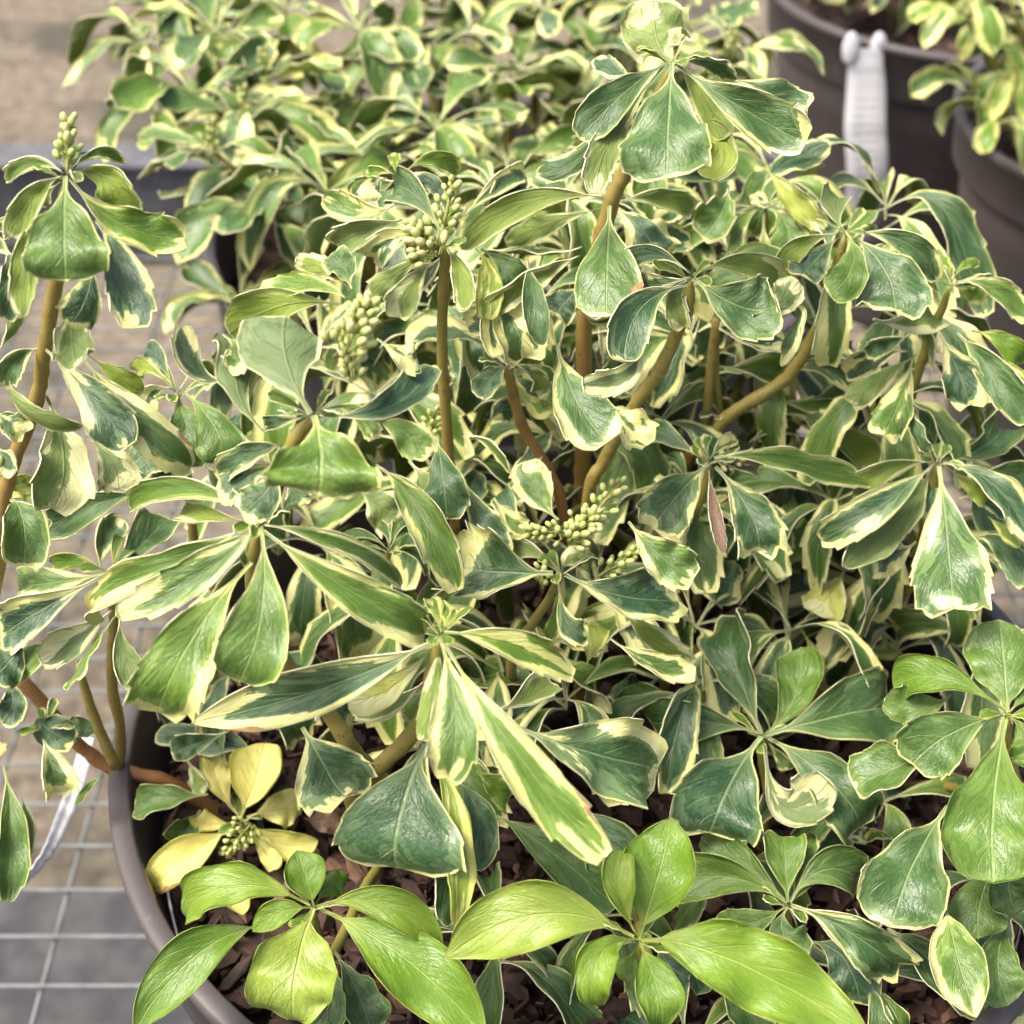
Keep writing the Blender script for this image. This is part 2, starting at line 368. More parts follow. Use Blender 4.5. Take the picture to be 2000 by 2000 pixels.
# ------------------------------------------------------------------ leaves
def outline(s, a, b):
    s = np.clip(s, 0, 1); m = a / (a + b)
    return (s ** a) * ((1 - s) ** b) / ((m ** a) * ((1 - m) ** b))
def leaf_mesh(P0, P1_, P2_, width, facing, rs, curl=0., cup=0., twist=0., teeth=3, amp=.16, ab=(1.35, .55), wave=.04, res=1, thick=.0006, pet=.10, vf=0., look=(0, 0, 0)):
    """P0 base, P1 a point half way, P2 tip (world); facing(P, T) gives the upper normal"""
    P0, P1_, P2_ = (np.array(p, float) for p in (P0, P1_, P2_))
    C = 2 * P1_ - .5 * (P0 + P2_)
    if res: t = np.concatenate([np.linspace(0, .5, 9)[:-1], np.linspace(.5, 1, 20)])
    else: t = np.linspace(0, 1, 12)
    nu = len(t); nv = 8 if res else 4
    q = (1 - t)[:, None] ** 2 * P0 + (2 * t * (1 - t))[:, None] * C + (t ** 2)[:, None] * P2_
    T = np.gradient(q, axis=0); seg = np.linalg.norm(np.diff(q, axis=0), axis=1); L = seg.sum()
    T /= np.linalg.norm(T, axis=1)[:, None] + 1e-12
    N = np.zeros_like(T); B = np.zeros_like(T)
    for i in range(nu):
        n = np.array(facing(q[i], T[i]), float); n -= T[i] * n.dot(T[i]); n /= np.linalg.norm(n) + 1e-12
        if i: 
            n = .5 * n + .5 * N[i - 1]; n -= T[i] * n.dot(T[i]); n /= np.linalg.norm(n)
        N[i] = n
    for i in range(nu):
        a = twist * (t[i] - .3); b = np.cross(N[i], T[i])
        n = N[i] * math.cos(a) + b * math.sin(a)
        N[i] = n; B[i] = np.cross(n, T[i])
    if abs(curl) > 1e-3:
        ang = curl * np.clip((t - .58) / .42, 0, 1) ** 1.5
        T2 = T * np.cos(ang)[:, None] + N * np.sin(ang)[:, None]
        N2 = N * np.cos(ang)[:, None] - T * np.sin(ang)[:, None]
        q2 = [q[0]]
        for i in range(nu - 1): q2.append(q2[-1] + .5 * (T2[i] + T2[i + 1]) * seg[i])
        q = np.array(q2); N = N2
    s = np.clip((t - pet) / (1 - pet), 0, 1)
    h = outline(s, *ab)
    hb = np.maximum(h, .055 * (t < .75))
    ht = hb.copy()
    if teeth and res:
        z = np.clip((s - .60) / .39, 0, .999); fr = (z * teeth) % 1
        ht = hb * np.where(s > .60, 1 + amp * (fr ** 1.5 - .45) * (.6 + .6 * z), 1)
    ht[-1] = .015
    vv = np.linspace(-1, 1, nv + 1)
    ph = rs.uniform(0, 6.28); V = np.zeros((nu, nv + 1, 3)); hw = width / 2
    tw = rs.uniform(2.0, 3.6)
    asym = rs.uniform(-.08, .08)
    for j, v_ in enumerate(vv):
        e = abs(v_)
        hh = (hb * (1 - e ** 3) + ht * e ** 3) * (1 + asym * np.sign(v_) * e)
        cu = cup * (.35 + .65 * np.sin(np.clip(t, 0, 1) * math.pi * .85))
        phi = cu * e
        sx = np.where(np.abs(cu) > 1e-3, np.sin(phi) / np.where(np.abs(cu) > 1e-3, cu, 1), e)
        zz = np.where(np.abs(cu) > 1e-3, (1 - np.cos(phi)) / np.where(np.abs(cu) > 1e-3, cu, 1), 0)
        off = hw * hh * sx * np.sign(v_)
        z_ = hw * hh * zz - .035 * hw * hh * math.exp(-(v_ / .12) ** 2)
        z_ = z_ + wave * hw * e ** 1.5 * np.sin(t * 6.28 * tw + ph + (1.9 if v_ > 0 else 0)) * np.clip(h * 1.3, 0, 1)
        z_ = z_ + .018 * hw * np.sin(t * 19 - e * 6 + ph) * np.sin(e * 3.1) * h
        off = off / math.sqrt(1 + vf * vf); z_ = z_ + vf * hw * hh * e * np.clip(1.25 - t, 0, 1)
        V[:, j] = q + B * off[:, None] + N * z_[:, None]
        if teeth and res: V[:, j] += T * (e ** 6 * np.where((s > .60) & (s < .985), fr, 0) * amp * hw * 1.1)[:, None]
    # normals of the sheet for the thickness
    du = np.gradient(V, axis=0); dv = np.gradient(V, axis=1); nn = np.cross(dv, du)
    ln = np.linalg.norm(nn, axis=2)[..., None]; nn = np.where(ln > 1e-14, nn / (ln + 1e-20), N[:, None, :])
    nn *= np.where((nn * N[:, None, :]).sum(2)[..., None] < 0, -1, 1)
    th = thick * np.ones((nu, nv + 1, 1)) * .5
    th *= (1 - .45 * np.abs(vv))[None, :, None]
    top = (V + nn * th).reshape(-1, 3); bot = (V - nn * th).reshape(-1, 3); k = nu * (nv + 1); w = nv + 1
    Fc = []; mi = []
    i0, j0 = np.meshgrid(np.arange(nu - 1), np.arange(nv), indexing='ij'); a = (i0 * w + j0).ravel()
    ft = np.stack([a, a + w, a + w + 1, a + 1], 1)
    # orientation of the upper faces must agree with N
    fn = np.cross(V[1, 1] - V[0, 1], V[0, 2] - V[0, 1]) if False else None
    e1 = V[nu // 2 + 1, nv // 2] - V[nu // 2, nv // 2]; e2 = V[nu // 2, nv // 2 + 1] - V[nu // 2, nv // 2]
    flip = np.cross(e1, e2).dot(N[nu // 2]) < 0
    if flip: ft = ft[:, ::-1]
    fb = ft[:, ::-1] + k
    loop = list(range(0, w)) + [i * w + nv for i in range(1, nu)] + [(nu - 1) * w + j for j in range(nv - 1, -1, -1)] + [i * w for i in range(nu - 2, 0, -1)]
    lp = np.array(loop); nx = np.roll(lp, -1)
    fr_ = np.stack([lp, nx, nx + k, lp + k], 1)
    if not flip: fr_ = fr_[:, ::-1]
    faces = np.concatenate([ft, fb, fr_]); mi = [0] * len(ft) + [1] * len(fb) + [2] * len(fr_)
    vt = np.concatenate([top, bot])
    U = np.repeat(t, w); Vv = np.tile((vv + 1) / 2, nu)
    uvs = np.stack([np.concatenate([U, U]), np.concatenate([Vv, Vv])], 1)[faces.ravel()]
    ed = (1 - np.abs(vv))[None, :] * np.maximum(h, .05)[:, None]
    ed = np.minimum(ed, ((1 - t) * L / max(hw, 1e-6) * .8)[:, None]).ravel()
    la = (np.abs(vv)[None, :] * np.maximum(h, .06)[:, None]).ravel()
    one = np.ones(2 * k)
    return dict(v=vt, f=faces, m=np.array(mi, np.int32), uv=uvs, edge=np.tile(ed, 2), lat=np.tile(la, 2), cream=one * look[0], tone=one * look[1], brown=one * look[2], seed=one * rs.random())
def build_leaves(name, parts):
    """one mesh from one leaf, or from several that make up one tuft"""
    me = bpy.data.meshes.new(name); o = 0; fs = []
    for p in parts: fs.append(p['f'] + o); o += len(p['v'])
    cat = lambda k_: np.concatenate([p[k_] for p in parts])
    vt = cat('v'); faces = np.concatenate(fs)
    me.vertices.add(len(vt)); me.vertices.foreach_set('co', vt.ravel())
    me.loops.add(len(faces) * 4); me.loops.foreach_set('vertex_index', faces.ravel().astype(np.int32))
    me.polygons.add(len(faces)); me.polygons.foreach_set('loop_start', np.arange(0, len(faces) * 4, 4, dtype=np.int32))
    for mt in (M_TOP, M_UND, M_RIM): me.materials.append(mt)
    me.polygons.foreach_set('material_index', cat('m'))
    me.polygons.foreach_set('use_smooth', np.ones(len(faces), bool))
    me.uv_layers.new(name='UVMap').data.foreach_set('uv', cat('uv').ravel().astype(np.float32))
    for nm in ('edge', 'lat', 'cream', 'tone', 'brown', 'seed'):
        me.attributes.new(nm, 'FLOAT', 'POINT').data.foreach_set('value', cat(nm).astype(np.float32))
    me.update(calc_edges=True)
    return me

def catmull(P, n=6):
    P = [Vector(p) for p in P]
    if len(P) < 3: return [P[0].lerp(P[-1], i / n) for i in range(n + 1)]
    Q = [2 * P[0] - P[1]] + P + [2 * P[-1] - P[-2]]; out = []
    for i in range(1, len(Q) - 2):
        p0, p1, p2, p3 = Q[i - 1:i + 3]
        for k in range(n):
            t = k / n
            out.append(.5 * ((2 * p1) + (p2 - p0) * t + (2 * p0 - 5 * p1 + 4 * p2 - p3) * t * t + (3 * p1 - p0 - 3 * p2 + p3) * t ** 3))
    out.append(P[-1]); return out
def make_stem(pts, r0, r1, parent, ruddy=.5, n=10, name='stem'):
    c = catmull(pts, 6); k = len(c); rad = []; NODE = [float(random.random() < .16) * random.uniform(.5, 1.) for _ in range(k)]
    c = [p + Vector((random.uniform(-1, 1), random.uniform(-1, 1), random.uniform(-1, 1))) * r0 * .10 if 0 < i < k - 1 else p for i, p in enumerate(c)]
    for i in range(k):
        r = r0 + (r1 - r0) * i / (k - 1)
        rad.append(r * (1. + .14 * NODE[i]) * random.uniform(.95, 1.05))
    rad[0] *= .25; rad[1] *= .62; rad[2] *= .8; rad[3] *= .9
    v, f = tube_vf(c, rad, n); m = mesh(name, v, f, [M_STEM])
    at = m.attributes.new('along', 'FLOAT', 'POINT')
    at.data.foreach_set('value', np.repeat(np.arange(k) / (k - 1), n).astype(np.float32))
    m.attributes.new('node', 'FLOAT', 'POINT').data.foreach_set('value', np.repeat(NODE, n).astype(np.float32))
    o = link(name, m); keep(o, parent); o['ruddy'] = float(ruddy); return o
def bud_mesh():
    V = []; Fc = []; prof = [(.16, -1.9), (.17, -.9), (.2, 0), (.42, .10), (.8, .35), (1., .8), (.98, 1.3), (.82, 1.75), (.6, 2.0), (.30, 2.12), (0.02, 2.16)]; n = 8; al = []
    for r, z in prof:
        for j in range(n):
            a = 2 * math.pi * j / n; g = 1 + .08 * math.cos(4 * a); V.append((r * g * math.cos(a), r * g * math.sin(a), z)); al.append(max(0, z) / 2.16)
    for i in range(len(prof) - 1):
        for j in range(n): Fc.append((i * n + j, i * n + (j + 1) % n, (i + 1) * n + (j + 1) % n, (i + 1) * n + j))
    m = mesh('flower_bud', V, Fc, [M_BUD])
    m.attributes.new('along', 'FLOAT', 'POINT').data.foreach_set('value', np.array(al, np.float32)); return m
BUD = bud_mesh()
def make_buds(stem, base, tip, n, r, spread, pink=.5, start=.15):
    """a spike of fat buds along base>tip; each bud is its own piece of the shoot"""
    r *= .74; n = int(n * 1.3); pink *= .5
    base, tip = Vector(base), Vector(tip); ax = (tip - base).normalized()
    b1 = ax.orthogonal().normalized(); b2 = ax.cross(b1); L = (tip - base).length
    off = Vector((0, 0, 0)); p = stem
    while p is not None: off += p.location; p = p.parent
    make = catmull([base - off, base.lerp(tip, .5) - off, tip - off], 4)
    v, f = tube_vf(make, r * .55, 6); m = mesh('flower_stalk', v, f, [M_STEM])
    m.attributes.new('along', 'FLOAT', 'POINT').data.foreach_set('value', np.zeros(len(v), np.float32))
    o = link('flower_stalk', m, stem); o['ruddy'] = 0.
    for i in range(n):
        t = start + (1 - start) * (i + .5) / n; a = i * 2.4 + random.uniform(-.3, .3)
        rad = (b1 * math.cos(a) + b2 * math.sin(a))
        d = (ax * random.uniform(.45, .9) + rad * spread * (1.15 - .75 * t)).normalized()
        o = link('flower_bud', BUD, stem)
        s = r * random.uniform(.82, 1.15); reach = r * .7 + L * .34 * spread * (1 - t) * random.uniform(.25, 1.)
        o.location = base + ax * L * t + rad * reach - off
        o.rotation_euler = d.to_track_quat('Z', 'Y').to_euler(); o.scale = (s, s, s * random.uniform(1.1, 1.5))
        o['pink'] = min(1, max(0, pink + random.uniform(-.35, .35)))

def hero_leaf(stem, hub, D, spec, g, rs):
    """spec: six pixel values base, half way, tip, then width in pixels and flags"""
    bx, by, mx, my, tx, ty, w, fl = spec
    hx, hy = hub
    hd = math.hypot(bx - hx, by - hy)
    if hd < 75: bx, by = hx + (bx - hx) * .3, hy + (by - hy) * .3
    th = PITCH + math.atan((hy - 1000) / F)
    pl = math.hypot(tx - bx, ty - by) + 1e-6
    a, b = (tx - bx) / pl, -(ty - by) / pl
    k = 0
    for _ in range(4): k = max(-.75, min(.7, (math.cos(th) * b + fl.get('g', g) * math.sqrt(1 + k * k)) / math.sin(th)))
    k = fl.get('k', k); mpp = D / F
    dd = fl.get('d', 0.) * .001
    ls = pl * mpp
    d0 = D + dd + k * math.hypot(bx - hx, by - hy) * mpp * .35
    d2 = d0 + k * ls; d1 = (d0 + d2) / 2 - fl.get('a', .10) * ls
    Pb, Pm, Pt = at_d(bx, by, d0), at_d(mx, my, d1), at_d(tx, ty, d2)
    if 'bk' not in fl:      # the petiole reaches back to the hub when it is near
        pass
    roll = R(fl.get('r', rs.uniform(-14, 14)))
    und = fl.get('u', 0)
    def facing(P, T):
        P = Vector(P); T = Vector(T); nv_ = (CAM - P).normalized(); nv_ = (nv_ - T * nv_.dot(T)).normalized()
        if und:
            n = nv_
        else:
            n = nv_ + .35 * Vector((0, 0, 1)); n = (n - T * n.dot(T)).normalized()
        n = Matrix.Rotation(roll, 3, T) @ n
        return -n if und else n
    W_ = w * mpp * (1.16 if 'r' in fl else 1.07) * (1.2 if fl.get('t', 0) > 1.5 else 1.)
    tone = fl.get('t', 0.) + rs.uniform(-.05, .18) * (fl.get('t', 0) < 1.5)
    cr = (1. if fl.get('c', .3) <= .12 else 1.5 if fl.get('t', 0) < .7 or fl.get('c', 0) > .1 else 1.) * fl.get('c', rs.uniform(.16, .46))
    slim = w / pl
    ab = (1.35, .50) if slim > .55 else (1.35, .50) if slim > .3 else (1.15, .6)
    if 'e' in fl: ab = (1.2, .9); W_ *= .86
    cup = fl.get('f', rs.choice([-.75, -.5, .4, .65, .9])) * (-1 if und else 1)
    curl = fl.get('q', rs.uniform(-1.4, .8)) * (-1 if und else 1)
    vf = rs.uniform(.08, .2) if 'r' in fl else rs.uniform(.12, .5)
    me = leaf_mesh(Pb, Pm, Pt, W_ / max(.6, math.sin(min(1.5, abs(cup))) / max(abs(cup), 1e-3)), facing, rs, curl=curl, cup=cup,
                   twist=fl.get('w', rs.uniform(-.5, .5)), teeth=fl.get('n', rs.choice([2, 3, 3])) if cr > .02 and 'e' not in fl else 0,
                   amp=rs.uniform(.05, .13) if cr < .15 or fl.get('t', 0) >= .8 else rs.uniform(.10, .26), ab=ab, wave=fl.get('v', rs.uniform(.10, .30)), pet=fl.get('p', .10), vf=-vf if und else vf, look=(cr, max(0, tone), fl.get('b', 0.)))
    return keep(link('leaf', build_leaves('leaf', [me])), stem)

def free_leaf(stem, P0, az, L, Wd, rise, droop, rs, cream, tone, res=0):
    d = Vector((math.cos(az), math.sin(az), 0)); P0 = Vector(P0)
    P1_ = P0 + d * L * .5 + Vector((0, 0, L * rise)); P2_ = P0 + d * L * .92 + Vector((0, 0, -L * droop))
    roll = rs.uniform(-.4, .4)
    def facing(P, T):
        T = Vector(T); n = Vector((0, 0, 1)) + d * .2; n = (n - T * n.dot(T)).normalized(); return Matrix.Rotation(roll, 3, T) @ n
    return leaf_mesh(P0, P1_, P2_, Wd, facing, rs, curl=rs.uniform(-1.2, .9), cup=rs.choice([-.5, .3, .5, .7]), twist=rs.uniform(-.9, .9), teeth=3, amp=.25, ab=(1.35, .52), wave=.14, res=res, vf=rs.uniform(.1, .55), look=(cream, tone, 0.))
def tuft(stem, hub, n, L, rs, res=0):
    q0 = rs.uniform(0, 6.28)
    ps = [free_leaf(None, Vector(hub) - Vector((0, 0, .001)), q0 + i * 1.9, L * rs.uniform(.6, 1.1), L * .30, .32, -.45, rs, .35, rs.uniform(.5, .9), res) for i in range(n)]
    keep(link('leaf_tuft', build_leaves('leaf_tuft', ps)), stem)
def rosette(plant, hub, soil, n, L, rs, cream=(.1, .4), tone=(0, .3), droop=(.0, .5), res=0, r=.0022, tip=True, ruddy=.4, joined=None):
    hub = Vector(hub); soil = Vector(soil); mid = hub.lerp(soil, .5) + Vector((rs.uniform(-.012, .012), rs.uniform(-.012, .012), 0))
    st = None if joined is not None else make_stem([hub, mid, soil], r * .85, r * 1.15, plant, ruddy, 7)
    a0 = rs.uniform(0, 6.28)
    for i in range(n):
        l = L * rs.uniform(.72, 1.12); z = -rs.uniform(0, .010) if i % 2 else 0
        p = free_leaf(st, hub + Vector((0, 0, z)), a0 + i * 2.4 + rs.uniform(-.25, .25), l, l * rs.uniform(.30, .44), rs.uniform(.05, .22), rs.uniform(*droop), rs, rs.uniform(*cream), rs.uniform(*tone), res)
        if joined is not None: joined.append(p)
        else: keep(link('leaf', build_leaves('leaf', [p])), st)
    if tip and st: tuft(st, hub, 3, L * .28, rs)
    return st
